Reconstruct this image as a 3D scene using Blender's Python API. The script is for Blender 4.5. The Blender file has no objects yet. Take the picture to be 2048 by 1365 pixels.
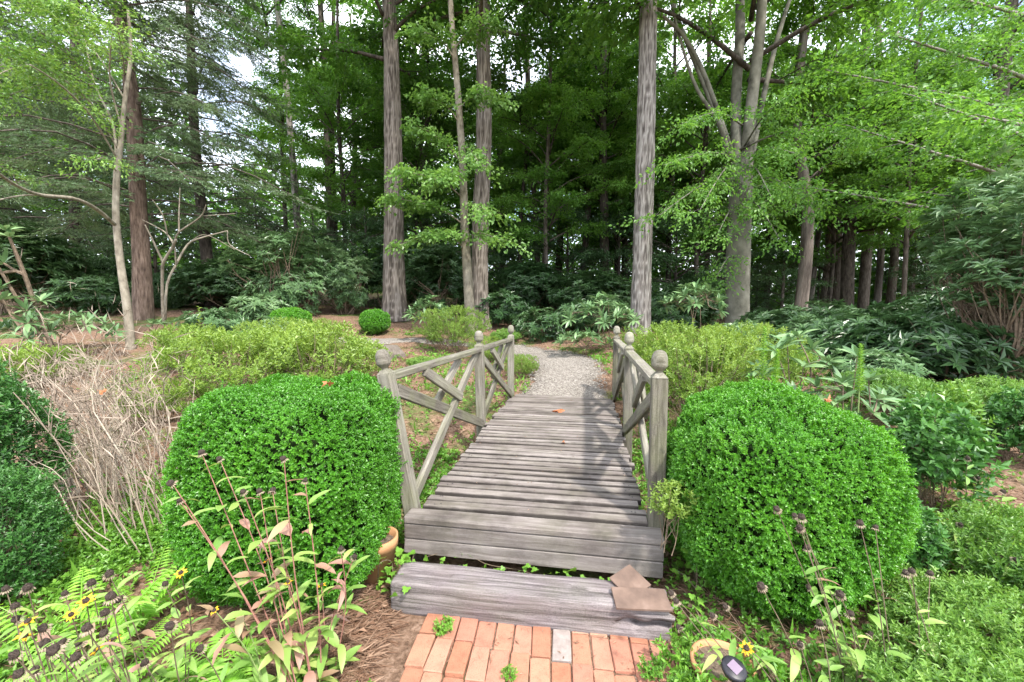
import bpy, math, random
import numpy as np
from mathutils import Vector, Matrix

# ------------------------------------------------------------------ camera, sky, sun, exposure
SC = bpy.context.scene
COL = SC.collection
FPX, PITCH, EYE = 860.0, 0.075, 1.6          # focal length in 2048-px units, tilt down, eye height
cam_d = bpy.data.cameras.new("camera"); cam = bpy.data.objects.new("camera", cam_d); COL.objects.link(cam)
cam_d.sensor_width = 36.0; cam_d.lens = 36.0 * FPX / 2048.0; cam_d.clip_start = 0.05; cam_d.clip_end = 2000
cam.location = (0, 0, EYE); cam.rotation_euler = (math.pi / 2 - PITCH, 0, 0)
SC.camera = cam

SUN_DIR = Vector((0.42, -0.62, 1.05)).normalized()       # towards the sun: high, behind the viewer, a little right
sun_el = math.asin(SUN_DIR.z); sun_az = math.atan2(SUN_DIR.x, SUN_DIR.y)
world = bpy.data.worlds.new("World"); SC.world = world; world.use_nodes = True
nt = world.node_tree; nt.nodes.clear()
wo = nt.nodes.new("ShaderNodeOutputWorld"); bg = nt.nodes.new("ShaderNodeBackground")
sky = nt.nodes.new("ShaderNodeTexSky"); sky.sky_type = 'NISHITA'; sky.sun_disc = False
sky.sun_elevation = sun_el; sky.sun_rotation = sun_az; sky.air_density = 1.0; sky.dust_density = 2.0; sky.ozone_density = 1.0
tc = nt.nodes.new("ShaderNodeTexCoord"); nz = nt.nodes.new("ShaderNodeTexNoise")
nz.inputs["Scale"].default_value = 2.2; nz.inputs["Detail"].default_value = 6
rmp = nt.nodes.new("ShaderNodeValToRGB"); rmp.color_ramp.elements[0].position = 0.34; rmp.color_ramp.elements[1].position = 0.62
mixw = nt.nodes.new("ShaderNodeMix"); mixw.data_type = 'RGBA'
mixw.inputs["B"].default_value = (10.0, 10.4, 11.0, 1)
nt.links.new(tc.outputs["Generated"], nz.inputs["Vector"]); nt.links.new(nz.outputs["Fac"], rmp.inputs["Fac"])
nt.links.new(rmp.outputs["Color"], mixw.inputs["Factor"]); nt.links.new(sky.outputs["Color"], mixw.inputs["A"])
nt.links.new(mixw.outputs["Result"], bg.inputs["Color"]); bg.inputs["Strength"].default_value = 0.15
nt.links.new(bg.outputs["Background"], wo.inputs["Surface"])
sl = bpy.data.lights.new("sun", 'SUN'); sl.energy = 2.5; sl.angle = math.radians(3.0); sl.color = (1.0, 0.95, 0.86)
so = bpy.data.objects.new("sun", sl); COL.objects.link(so); so.location = (5, -8, 30)
so.rotation_euler = SUN_DIR.to_track_quat('Z', 'Y').to_euler()
vs = SC.view_settings; vs.view_transform = 'Standard'; vs.look = 'None'; vs.exposure = 1.45; vs.gamma = 1.0
vs.use_curve_mapping = False
cy = SC.cycles; cy.max_bounces = 6; cy.diffuse_bounces = 3; cy.glossy_bounces = 2; cy.transmission_bounces = 4
cy.transparent_max_bounces = 4; cy.caustics_reflective = False; cy.caustics_refractive = False
cy.use_denoising = True; cy.use_adaptive_sampling = True; cy.adaptive_threshold = 0.015; cy.sample_clamp_indirect = 6

# ------------------------------------------------------------------ numeric helpers
RNG = np.random.default_rng(7)
def rs(seed): return np.random.default_rng(seed)
def nrm(a):
    a = np.asarray(a, float); return a / np.maximum(np.linalg.norm(a, axis=-1, keepdims=True), 1e-9)
def vnoise(p, seed=0):
    p = np.atleast_2d(np.asarray(p, float)); i = np.floor(p).astype(np.int64); f = p - i; u = f * f * (3 - 2 * f); out = np.zeros(len(p))
    for dx in (0, 1):
        for dy in (0, 1):
            for dz in (0, 1):
                h = ((i[:, 0] + dx) * 374761393 + (i[:, 1] + dy) * 668265263 + (i[:, 2] + dz) * 2147483647 + seed * 1274126177) & 0xFFFFFFFF
                h = ((h ^ (h >> 13)) * 1274126177) & 0xFFFFFFFF; h = h ^ (h >> 16)
                w = (u[:, 0] if dx else 1 - u[:, 0]) * (u[:, 1] if dy else 1 - u[:, 1]) * (u[:, 2] if dz else 1 - u[:, 2])
                out += w * ((h & 0xFFFF) / 32767.5 - 1)
    return out
def fbm(p, seed=0, oct=3):
    p = np.asarray(p, float); s = 0; a = 1; t = 0
    for k in range(oct): s = s + a * vnoise(p * 2 ** k, seed + k); t += a; a *= .5
    return s / t
CP, SP = math.cos(PITCH), math.sin(PITCH)
def px(x, y, Y):
    """world point in the photographed place seen at pixel (x, y) of the 2048-px photo, Y metres away"""
    a = (x - 1024) / FPX; b = (682.5 - y) / FPX
    dy = CP + b * SP; dz = -SP + b * CP; t = Y / dy
    return np.array([a * t, Y, EYE + dz * t])

# ------------------------------------------------------------------ terrain
CTRL = [px(*q) for q in [(860, 900, 4.6), (830, 800, 5.8), (800, 720, 8.5), (820, 690, 10), (790, 640, 13), (960, 655, 12.5),
        (1280, 665, 11), (1475, 688, 11.5), (1130, 730, 8), (1130, 785, 6.5), (1110, 705, 10), (258, 700, 7.5), (285, 640, 10.5),
        (330, 650, 9.5), (100, 690, 7.5), (130, 880, 4.2), (1850, 800, 5), (1990, 800, 5.5), (1900, 960, 3.6), (1700, 740, 7), (1620, 700, 9.5),
        (560, 720, 7.5), (420, 760, 6), (700, 680, 10.5)]]
for x, y, z in [(-.5, 2, 0), (.5, 2, 0), (0, 1, 0), (1.2, 1.5, 0), (-1.2, 1.5, 0), (-1.2, 2.4, .0), (1.5, 2.4, .02), (-3, 2, .1), (3, 1.5, .05), (0, 0, 0),
                (-.7, 3.4, -.1), (1.5, 3.4, -.1), (.3, 3.5, -.15), (.4, 4.4, -.05), (1.6, 4.6, .05), (1.9, 6, .4), (-2, 3.4, .05), (-2.2, 4.6, .28), (.75, 6.35, .24), (0, -5, 0), (6, 0, .1), (-6, 0, .2),
                (-12, 20, 2.2), (0, 20, 1.5), (12, 20, .9), (-25, 40, 4), (0, 40, 2.2), (25, 40, 1.2), (-40, 80, 4.5), (0, 80, 3), (40, 80, 2),
                (-30, 0, .6), (30, 0, .3), (30, -40, 0), (-30, -40, 0), (0, -60, 0), (14, 10, .6), (-14, 8, 1.2)]:
    CTRL.append(np.array([x, y, z], float))
CTRL = np.array(CTRL)
def _ker(r): return np.sqrt(r * r + .5)
_K = _ker(np.linalg.norm(CTRL[:, None, :2] - CTRL[None, :, :2], axis=2)) + np.eye(len(CTRL)) * -.02
_A = np.block([[_K, np.ones((len(CTRL), 1))], [np.ones((1, len(CTRL))), np.zeros((1, 1))]])
_W = np.linalg.solve(_A, np.append(CTRL[:, 2], 0))
def hz(x, y):
    x = np.atleast_1d(np.asarray(x, float)); y = np.atleast_1d(np.asarray(y, float))
    q = np.stack([x, y], 1); out = np.zeros(len(q))
    for s in range(0, len(q), 20000):
        k = _ker(np.linalg.norm(q[s:s + 20000, None, :] - CTRL[None, :, :2], axis=2)); out[s:s + 20000] = k @ _W[:-1] + _W[-1]
    r = np.hypot(x, y); w = np.clip((r - 70) / 60, 0, 1); out = out * (1 - w) + 2.0 * w * (y > 0) + 0 * w
    brick = np.clip(1 - np.maximum(np.maximum(np.abs(x - .1) - 1.0, 0), np.maximum(np.abs(y - .9) - 1.15, 0)) / .5, 0, 1)
    out = out + fbm(np.stack([x * 1.3, y * 1.3, 0 * x], 1), 5) * .03 * np.clip((r - 1) / 2, 0, 1)
    return np.where(r < 8, out * (1 - brick) + (-.012) * brick, out)
def h1(x, y): return float(hz(x, y)[0])
def gx(xp, Y): return (xp - 1024) / FPX * Y * 1.02
def gpt(xp, Y):
    x = gx(xp, Y); return np.array([x, Y, h1(x, Y)])

# ------------------------------------------------------------------ mesh helpers
class MB:
    def __init__(s): s.v = []; s.t = []; s.q = []; s.r = []; s.n = 0
    def add(s, V, T=None, Q=None, r=0.5):
        V = np.asarray(V, float).reshape(-1, 3)
        if T is not None and len(T): s.t.append(np.asarray(T, np.int64) + s.n)
        if Q is not None and len(Q): s.q.append(np.asarray(Q, np.int64) + s.n)
        s.v.append(V); s.r.append(np.broadcast_to(np.asarray(r, float), (len(V),)) if np.ndim(r) == 0 else np.asarray(r, float)); s.n += len(V)
        return s
    def data(s):
        V = np.concatenate(s.v) if s.v else np.zeros((0, 3)); R = np.concatenate(s.r) if s.r else np.zeros(0)
        T = np.concatenate(s.t) if s.t else np.zeros((0, 3), np.int64); Q = np.concatenate(s.q) if s.q else np.zeros((0, 4), np.int64)
        return V, T, Q, R
    def mesh(s, name, mat=None, smooth=False):
        V, T, Q, R = s.data(); m = bpy.data.meshes.new(name); nv, nt_, nq = len(V), len(T), len(Q)
        m.vertices.add(nv); m.vertices.foreach_set("co", V.astype(np.float32).ravel())
        m.loops.add(nt_ * 3 + nq * 4); m.polygons.add(nt_ + nq)
        m.loops.foreach_set("vertex_index", np.concatenate([T.ravel(), Q.ravel()]).astype(np.int32))
        st = np.concatenate([np.arange(nt_) * 3, nt_ * 3 + np.arange(nq) * 4]).astype(np.int32)
        m.polygons.foreach_set("loop_start", st)
        m.polygons.foreach_set("use_smooth", np.full(nt_ + nq, bool(smooth)))
        m.update(calc_edges=True)
        at = m.attributes.new("rnd", 'FLOAT', 'POINT'); at.data.foreach_set("value", R.astype(np.float32))
        if mat: m.materials.append(mat)
        return m
def tag(o, label=None, cat=None, group=None, kind=None):
    if label: o["label"] = label
    if cat: o["category"] = cat
    if group: o["group"] = group
    if kind: o["kind"] = kind
    return o
def ob(name, mesh, parent=None, loc=None, rot=None, scale=None):
    o = bpy.data.objects.new(name, mesh); COL.objects.link(o)
    if parent: o.parent = parent
    if loc is not None: o.location = [float(c) for c in loc]
    if rot is not None: o.rotation_euler = rot
    if scale is not None: o.scale = scale if hasattr(scale, '__len__') else (scale,) * 3
    return o
def empty(name, loc, label, cat, group=None, rz=0.0):
    o = bpy.data.objects.new(name, None); COL.objects.link(o); o.empty_display_size = .1
    o.location = [float(c) for c in loc]; o.rotation_euler = (0, 0, rz); return tag(o, label, cat, group)

def basis(d, up=(0, 0, 1)):
    d = nrm(d); up = np.asarray(up, float)
    if abs(np.dot(d, up)) > .97: up = np.array([1., 0, 0])
    s = nrm(np.cross(d, up)); u = np.cross(s, d); return d, s, u
def tube(pts, rad, n=6, cap=True, bark=0.0, seed=0, r=0.5, sub=0):
    """tapered tube along a polyline (parallel-transported frame)"""
    P = np.asarray(pts, float); rad = np.broadcast_to(np.asarray(rad, float), (len(P),)) if np.ndim(rad) == 0 else np.asarray(rad, float)
    if sub:
        t = np.linspace(0, len(P) - 1, sub); P2 = catmull(P, t); rad = np.interp(t, np.arange(len(P)), rad); P = P2
    T = nrm(np.gradient(P, axis=0)); s = basis(T[0])[1]; a = np.arange(n) * 2 * np.pi / n; V = []
    for k in range(len(P)):
        s = nrm(s - T[k] * np.dot(s, T[k])); u = np.cross(T[k], s)
        rr = np.full(n, rad[k])
        V.append(P[k] + (np.cos(a) * rr)[:, None] * s + (np.sin(a) * rr)[:, None] * u)
    V = np.array(V)
    if bark:
        L = np.concatenate([[0], np.cumsum(np.linalg.norm(np.diff(P, axis=0), axis=1))])
        A, Z = np.meshgrid(a, L); R0 = rad.max()
        ridge = 1 - np.abs(vnoise(np.stack([(np.cos(A) * 10 + 40).ravel(), (np.sin(A) * 10 + 40).ravel(), (Z * 4.2).ravel()], 1), seed))
        big = fbm(np.stack([(np.cos(A) * 1.2).ravel() + 9, (np.sin(A) * 1.2).ravel(), (Z * .9).ravel()], 1), seed + 3)
        disp = (bark * (ridge ** 3 - .5) + .05 * R0 * big).reshape(len(P), n)
        V = V + nrm(V - P[:, None, :]) * disp[:, :, None]; r = np.concatenate([np.clip(ridge ** 2.2, 0, 1), [.5, .5]]) if cap else np.clip(ridge ** 2.2, 0, 1)
    m = len(P); i = np.arange(m - 1)[:, None] * n; j = np.arange(n)[None, :]; j2 = (j + 1) % n
    Q = np.stack([i + j, i + j2, i + n + j2, i + n + j], -1).reshape(-1, 4); V = V.reshape(-1, 3); Tt = []
    if cap:
        V = np.concatenate([V, P[:1], P[-1:]]); c0, c1 = m * n, m * n + 1
        Tt = [[c0, (k + 1) % n, k] for k in range(n)] + [[c1, (m - 1) * n + k, (m - 1) * n + (k + 1) % n] for k in range(n)]
    return V, Tt, Q, r
def catmull(P, t):
    P = np.asarray(P, float); n = len(P); i = np.clip(np.floor(t).astype(int), 0, n - 2); f = (t - i)[:, None]
    g = lambda k: P[np.clip(k, 0, n - 1)]
    p0, p1, p2, p3 = g(i - 1), g(i), g(i + 1), g(i + 2)
    return .5 * (2 * p1 + (p2 - p0) * f + (2 * p0 - 5 * p1 + 4 * p2 - p3) * f * f + (3 * p1 - p0 - 3 * p2 + p3) * f ** 3)
def bar(p0, p1, w, h, up=(0, 0, 1), ch=.006):
    """squared timber with chamfered edges, w across, h along 'up'"""
    p0 = np.asarray(p0, float); p1 = np.asarray(p1, float); d, s, u = basis(p1 - p0, up); a, b = w / 2, h / 2
    prof = [(-a + ch, -b), (a - ch, -b), (a, -b + ch), (a, b - ch), (a - ch, b), (-a + ch, b), (-a, b - ch), (-a, -b + ch)]
    e = d * ch
    V = [p0 + s * x * .93 + u * y * .93 for x, y in prof] + [p0 + e + s * x + u * y for x, y in prof] + [p1 - e + s * x + u * y for x, y in prof] + [p1 + s * x * .93 + u * y * .93 for x, y in prof]
    Q = [[r * 8 + k, r * 8 + (k + 1) % 8, r * 8 + 8 + (k + 1) % 8, r * 8 + 8 + k] for r in range(3) for k in range(8)]
    Q += [[0, 3, 2, 1], [0, 7, 4, 3], [7, 6, 5, 4]]; Q += [[24 + q for q in f[::-1]] for f in ([0, 3, 2, 1], [0, 7, 4, 3], [7, 6, 5, 4])]
    return np.array(V), None, Q
def lathe(prof, n=24):
    a = np.arange(n) * 2 * np.pi / n
    V = np.array([[r * math.cos(t), r * math.sin(t), z] for r, z in prof for t in a]); m = len(prof)
    Q = [[i * n + j, i * n + (j + 1) % n, (i + 1) * n + (j + 1) % n, (i + 1) * n + j] for i in range(m - 1) for j in range(n)]
    return V, None, Q
def kites(P, A, N, L, W, fold=.25, droop=.1, r=None, rng=None):
    """small folded leaves: two triangles each"""
    P = np.asarray(P, float); n = len(P); A = nrm(A); S = nrm(np.cross(A, N)); U = np.cross(S, A)
    L = np.broadcast_to(L, (n,))[:, None]; W = np.broadcast_to(W, (n,))[:, None]
    b = P; l = P + A * L * .45 + S * W * .5 + U * W * fold; t = P + A * L - U * L * droop; q = P + A * L * .45 - S * W * .5 + U * W * fold
    V = np.stack([b, l, t, q], 1).reshape(-1, 3); i = np.arange(n)[:, None] * 4
    T = np.concatenate([i + [0, 2, 1], i + [0, 3, 2]], 1).reshape(-1, 3)
    if r is None: r = (rng or RNG).random(n)
    return V, T, None, np.repeat(np.clip(r, 0, 1), 4)
def bigleaf(L, W, curve=.3, fold=.2, segs=6, power=.9, wave=0.0, tipbias=.0):
    """one broad leaf along +Y from the origin, midrib folded, arching down"""
    V = []; 
    for k in range(segs + 1):
        t = k / segs; w = W * .5 * math.sin(math.pi * (t ** (power + tipbias))) ** .8 if 0 < t < 1 else (.04 * W if t == 0 else 0)
        y = L * (t - .12 * curve * t * t); z = -curve * L * t * t * .6 + .12 * L * curve * t
        wv = wave * math.sin(t * 9)
        V += [(-w, y, z + fold * w + wv * w), (0, y, z), (w, y, z + fold * w - wv * w)]
    Q = []
    for k in range(segs):
        a = k * 3; Q += [[a, a + 1, a + 4, a + 3], [a + 1, a + 2, a + 5, a + 4]]
    return np.array(V), None, Q
def rot_to(d, roll=0.0):
    """rotation matrix taking +Y to d with +Z as high as possible"""
    y = Vector([float(c) for c in nrm(d)]); z = Vector((0, 0, 1))
    if abs(y.z) > .98: z = Vector((0, -1, 0)) * (1 if y.z > 0 else -1)
    x = y.cross(z).normalized(); z = x.cross(y)
    return Matrix((x, y, z)).transposed() @ Matrix.Rotation(roll, 3, 'Y')

# ------------------------------------------------------------------ materials
def newmat(name):
    m = bpy.data.materials.new(name); m.use_nodes = True; n = m.node_tree; n.nodes.clear()
    out = n.nodes.new("ShaderNodeOutputMaterial"); b = n.nodes.new("ShaderNodeBsdfPrincipled")
    n.links.new(b.outputs[0], out.inputs[0]); return m, n, b, out
def ramp(n, stops, fac=None):
    r = n.nodes.new("ShaderNodeValToRGB"); e = r.color_ramp.elements
    while len(e) < len(stops): e.new(.5)
    for k, (p, c) in enumerate(stops): e[k].position = p; e[k].color = (*c, 1)
    if fac is not None: n.links.new(fac, r.inputs[0])
    return r
def leafmat(name, cols, trans=.35, rough=.42, spec=.5, tcol=None):
    m, n, b, out = newmat(name); at = n.nodes.new("ShaderNodeAttribute"); at.attribute_name = "rnd"
    oi = n.nodes.new("ShaderNodeObjectInfo"); mm = n.nodes.new("ShaderNodeMath"); mm.operation = 'MULTIPLY_ADD'
    mm.inputs[1].default_value = .3; n.links.new(oi.outputs["Random"], mm.inputs[0])
    sc_ = n.nodes.new("ShaderNodeMath"); sc_.operation = 'MULTIPLY'; sc_.inputs[1].default_value = .8; n.links.new(at.outputs["Fac"], sc_.inputs[0]); n.links.new(sc_.outputs[0], mm.inputs[2])
    k = len(cols); r = ramp(n, [(i / max(k - 1, 1), c) for i, c in enumerate(cols)], mm.outputs[0])
    n.links.new(r.outputs[0], b.inputs["Base Color"]); b.inputs["Roughness"].default_value = rough; b.inputs["Specular IOR Level"].default_value = spec
    tr = n.nodes.new("ShaderNodeBsdfTranslucent"); hs = n.nodes.new("ShaderNodeHueSaturation")
    hs.inputs["Hue"].default_value = .485; hs.inputs["Saturation"].default_value = 1.1; hs.inputs["Value"].default_value = 1.5
    n.links.new(r.outputs[0], hs.inputs["Color"]); n.links.new(hs.outputs[0], tr.inputs["Color"])
    mx = n.nodes.new("ShaderNodeMixShader"); mx.inputs[0].default_value = trans
    n.links.new(b.outputs[0], mx.inputs[1]); n.links.new(tr.outputs[0], mx.inputs[2]); n.links.new(mx.outputs[0], out.inputs[0]); return m
def woodmat(name, stops, axis=0, scale=(3, 60, 60), rough=.85, blot=.5, blotcol=(.05, .045, .04), green=0.0, bump=.4, rings=True):
    """weathered timber: grain streaks along one local axis, dark mould blotches, lichen"""
    m, n, b, out = newmat(name); t = n.nodes.new("ShaderNodeTexCoord"); oi = n.nodes.new("ShaderNodeObjectInfo")
    mp = n.nodes.new("ShaderNodeMapping"); mp.inputs["Scale"].default_value = scale
    ad = n.nodes.new("ShaderNodeVectorMath"); ad.operation = 'MULTIPLY_ADD'; ad.inputs[1].default_value = (31, 17, 23)
    cmb = n.nodes.new("ShaderNodeCombineXYZ")
    for k in range(3): n.links.new(oi.outputs["Random"], cmb.inputs[k])
    n.links.new(cmb.outputs[0], ad.inputs[0]); n.links.new(t.outputs["Object"], ad.inputs[2]); n.links.new(ad.outputs[0], mp.inputs["Vector"])
    g = n.nodes.new("ShaderNodeTexNoise"); g.inputs["Scale"].default_value = 1.0; g.inputs["Detail"].default_value = 7; g.inputs["Roughness"].default_value = .7; g.inputs["Distortion"].default_value = .5
    n.links.new(mp.outputs[0], g.inputs["Vector"])
    f = n.nodes.new("ShaderNodeTexNoise"); f.inputs["Scale"].default_value = 260; f.inputs["Detail"].default_value = 3; n.links.new(t.outputs["Object"], f.inputs["Vector"])
    mixf = n.nodes.new("ShaderNodeMath"); mixf.operation = 'MULTIPLY_ADD'; mixf.inputs[1].default_value = .35; n.links.new(f.outputs["Fac"], mixf.inputs[0])
    sub = n.nodes.new("ShaderNodeMath"); sub.operation = 'SUBTRACT'; sub.inputs[1].default_value = .175; n.links.new(g.outputs["Fac"], sub.inputs[0]); n.links.new(sub.outputs[0], mixf.inputs[2])
    pr = n.nodes.new("ShaderNodeMath"); pr.operation = 'MULTIPLY_ADD'; pr.inputs[1].default_value = .22; pr.inputs[2].default_value = -.11; n.links.new(oi.outputs["Random"], pr.inputs[0])
    ad2 = n.nodes.new("ShaderNodeMath"); n.links.new(mixf.outputs[0], ad2.inputs[0]); n.links.new(pr.outputs[0], ad2.inputs[1])
    r = ramp(n, stops, ad2.outputs[0])
    bl = n.nodes.new("ShaderNodeTexNoise"); bl.inputs["Scale"].default_value = 3.2; bl.inputs["Detail"].default_value = 6; bl.inputs["Roughness"].default_value = .65
    geo = n.nodes.new("ShaderNodeNewGeometry"); n.links.new(geo.outputs["Position"], bl.inputs["Vector"])
    br = ramp(n, [(.46, (0, 0, 0)), (.68, (1, 1, 1))], bl.outputs["Fac"])
    bm = n.nodes.new("ShaderNodeMath"); bm.operation = 'MULTIPLY'; bm.inputs[1].default_value = blot; n.links.new(br.outputs[0], bm.inputs[0])
    mx = n.nodes.new("ShaderNodeMix"); mx.data_type = 'RGBA'; mx.inputs["B"].default_value = (*blotcol, 1)
    n.links.new(bm.outputs[0], mx.inputs["Factor"]); n.links.new(r.outputs[0], mx.inputs["A"]); last = mx.outputs["Result"]
    if green:
        gn = n.nodes.new("ShaderNodeTexNoise"); gn.inputs["Scale"].default_value = 6; gn.inputs["Detail"].default_value = 5; n.links.new(geo.outputs["Position"], gn.inputs["Vector"])
        gr = ramp(n, [(.42, (0, 0, 0)), (.66, (1, 1, 1))], gn.outputs["Fac"]); gm = n.nodes.new("ShaderNodeMath"); gm.operation = 'MULTIPLY'; gm.inputs[1].default_value = green; n.links.new(gr.outputs[0], gm.inputs[0])
        m2 = n.nodes.new("ShaderNodeMix"); m2.data_type = 'RGBA'; m2.inputs["B"].default_value = (.17, .19, .09, 1); n.links.new(gm.outputs[0], m2.inputs["Factor"]); n.links.new(last, m2.inputs["A"]); last = m2.outputs["Result"]
    n.links.new(last, b.inputs["Base Color"]); b.inputs["Roughness"].default_value = rough; b.inputs["Specular IOR Level"].default_value = .25
    bp = n.nodes.new("ShaderNodeBump"); bp.inputs["Strength"].default_value = bump; bp.inputs["Distance"].default_value = .006; n.links.new(mixf.outputs[0], bp.inputs["Height"]); n.links.new(bp.outputs[0], b.inputs["Normal"])
    return m
def noisemat(name, stops, scale=8, detail=6, rough=.9, bump=.3, dist=.01, spec=.3, stretch=(1, 1, 1), rough_n=.6, coord="Object", objrand=0.0):
    m, n, b, out = newmat(name); t = n.nodes.new("ShaderNodeTexCoord"); mp = n.nodes.new("ShaderNodeMapping"); mp.inputs["Scale"].default_value = stretch
    n.links.new(t.outputs[coord], mp.inputs[0]); g = n.nodes.new("ShaderNodeTexNoise"); g.inputs["Scale"].default_value = scale; g.inputs["Detail"].default_value = detail; g.inputs["Roughness"].default_value = rough_n
    n.links.new(mp.outputs[0], g.inputs["Vector"]); fac = g.outputs["Fac"]
    if objrand:
        oi = n.nodes.new("ShaderNodeObjectInfo"); a = n.nodes.new("ShaderNodeMath"); a.operation = 'MULTIPLY_ADD'; a.inputs[1].default_value = objrand
        n.links.new(oi.outputs["Random"], a.inputs[0]); s = n.nodes.new("ShaderNodeMath"); s.operation = 'SUBTRACT'; s.inputs[1].default_value = objrand / 2
        n.links.new(g.outputs["Fac"], s.inputs[0]); n.links.new(s.outputs[0], a.inputs[2]); fac = a.outputs[0]
    r = ramp(n, stops, fac); n.links.new(r.outputs[0], b.inputs["Base Color"]); b.inputs["Roughness"].default_value = rough; b.inputs["Specular IOR Level"].default_value = spec
    if bump:
        bp = n.nodes.new("ShaderNodeBump"); bp.inputs["Strength"].default_value = bump; bp.inputs["Distance"].default_value = dist
        n.links.new(g.outputs["Fac"], bp.inputs["Height"]); n.links.new(bp.outputs[0], b.inputs["Normal"])
    return m
M = {}
M['deck'] = woodmat("weathered_deck", [(.22, (.085, .07, .063)), (.45, (.165, .142, .131)), (.60, (.235, .207, .195)), (.82, (.36, .325, .308))], scale=(2.2, 30, 30), blot=.8, blotcol=(.062, .052, .047), green=.1)
def edge_darken(m, half):  # darkens each plank towards its long edges so the gaps read as lines
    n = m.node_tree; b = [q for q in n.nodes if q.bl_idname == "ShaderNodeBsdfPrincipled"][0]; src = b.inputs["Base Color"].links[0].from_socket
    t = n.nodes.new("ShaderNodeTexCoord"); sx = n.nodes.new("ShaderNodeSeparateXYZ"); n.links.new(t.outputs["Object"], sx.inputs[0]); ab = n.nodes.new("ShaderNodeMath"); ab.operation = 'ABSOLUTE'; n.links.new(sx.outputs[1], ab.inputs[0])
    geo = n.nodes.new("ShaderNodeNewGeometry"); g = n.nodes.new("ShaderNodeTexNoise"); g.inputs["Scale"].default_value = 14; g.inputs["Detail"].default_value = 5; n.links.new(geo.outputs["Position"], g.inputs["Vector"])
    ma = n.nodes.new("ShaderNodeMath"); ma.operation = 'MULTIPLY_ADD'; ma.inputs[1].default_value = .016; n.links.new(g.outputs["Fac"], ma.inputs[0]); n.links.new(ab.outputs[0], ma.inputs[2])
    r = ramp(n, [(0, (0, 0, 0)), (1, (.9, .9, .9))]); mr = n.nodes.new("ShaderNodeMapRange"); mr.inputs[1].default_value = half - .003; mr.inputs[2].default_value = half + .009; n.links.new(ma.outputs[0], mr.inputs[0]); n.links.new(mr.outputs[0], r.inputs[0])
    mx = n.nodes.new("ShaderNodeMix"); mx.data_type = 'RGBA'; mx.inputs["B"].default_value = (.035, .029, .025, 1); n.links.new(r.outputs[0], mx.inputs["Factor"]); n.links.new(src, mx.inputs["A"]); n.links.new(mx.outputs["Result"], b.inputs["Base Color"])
M['plank'] = woodmat("old_deck_plank", [(.22, (.085, .07, .063)), (.45, (.175, .150, .139)), (.60, (.25, .220, .207)), (.82, (.38, .343, .325))], scale=(2.2, 30, 30), blot=.7, blotcol=(.062, .052, .047), green=.1); edge_darken(M['plank'], .0405)
M['rail'] = woodmat("weathered_rail", [(.28, (.07, .062, .05)), (.48, (.17, .156, .13)), (.62, (.25, .232, .198)), (.8, (.36, .338, .297))], scale=(3, 45, 45), blot=.4, blotcol=(.10, .085, .07), green=.3)
M['log'] = woodmat("old_sleeper", [(.30, (.035, .03, .03)), (.44, (.13, .112, .115)), (.56, (.235, .205, .21)), (.78, (.37, .335, .335))], scale=(1.6, 42, 42), blot=.45, blotcol=(.13, .10, .10), green=.12, bump=.9)
def barkmat(name, stops, scale, stretch, bump, dist, mixr=.55):
    m = noisemat(name, stops, scale=scale, stretch=stretch, bump=bump, dist=dist, objrand=.12); n = m.node_tree; r = [q for q in n.nodes if q.bl_idname == "ShaderNodeValToRGB"][0]; src = r.inputs[0].links[0].from_socket
    at = n.nodes.new("ShaderNodeAttribute"); at.attribute_name = "rnd"; mx = n.nodes.new("ShaderNodeMix"); mx.data_type = 'FLOAT'; mx.inputs[0].default_value = mixr; n.links.new(src, mx.inputs[2]); n.links.new(at.outputs["Fac"], mx.inputs[3]); n.links.new(mx.outputs[0], r.inputs[0]); return m
M['bark_grey'] = barkmat("bark_grey", [(.22, (.05, .042, .038)), (.48, (.19, .168, .155)), (.75, (.35, .325, .305))], 9, (3, 3, .5), .8, .03, .5)
M['bark_brown'] = barkmat("bark_brown", [(.22, (.045, .036, .03)), (.5, (.16, .134, .115)), (.75, (.28, .245, .22))], 9, (3, 3, .5), .8, .03, .5)
M['bark_red'] = noisemat("bark_red", [(.3, (.04, .026, .02)), (.52, (.13, .092, .073)), (.75, (.23, .175, .145))], scale=9, stretch=(3, 3, .5), bump=.8, dist=.03)
M['bark_dark'] = noisemat("bark_dark", [(.3, (.025, .02, .017)), (.55, (.085, .07, .058)), (.78, (.17, .148, .128))], scale=8, stretch=(2, 2, .5), bump=.6, dist=.02, objrand=.25)
M['bark_beech'] = noisemat("bark_beech", [(.32, (.035, .033, .026)), (.44, (.12, .115, .092)), (.6, (.19, .182, .15)), (.78, (.28, .268, .23))], scale=3.2, stretch=(1, 1, .8), bump=.25, dist=.015)
M['bark_pale'] = noisemat("bark_pale", [(.3, (.12, .10, .075)), (.55, (.25, .22, .175)), (.8, (.36, .33, .28))], scale=12, stretch=(1, 1, .5), bump=.3, dist=.01)
M['twig'] = noisemat("twig_brown", [(.3, (.09, .065, .045)), (.7, (.24, .18, .13))], scale=20, bump=0)
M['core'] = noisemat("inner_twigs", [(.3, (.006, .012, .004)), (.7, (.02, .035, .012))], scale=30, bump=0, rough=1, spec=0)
M['dry'] = leafmat("dry_stalk", [(.15, .112, .09), (.31, .25, .197), (.47, .405, .325)], trans=.05, rough=.75, spec=.2)
M['boxwood'] = leafmat("boxwood_leaf", [(.036, .135, .011), (.085, .27, .02), (.18, .42, .042)], trans=.28, rough=.40, spec=.55)
M['glossy'] = leafmat("dark_glossy_leaf", [(.03, .10, .022), (.06, .175, .035), (.15, .33, .075)], trans=.25, rough=.42, spec=.6)
M['azalea'] = leafmat("azalea_leaf", [(.075, .145, .025), (.17, .275, .045), (.31, .42, .085)], trans=.35, rough=.45)
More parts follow.
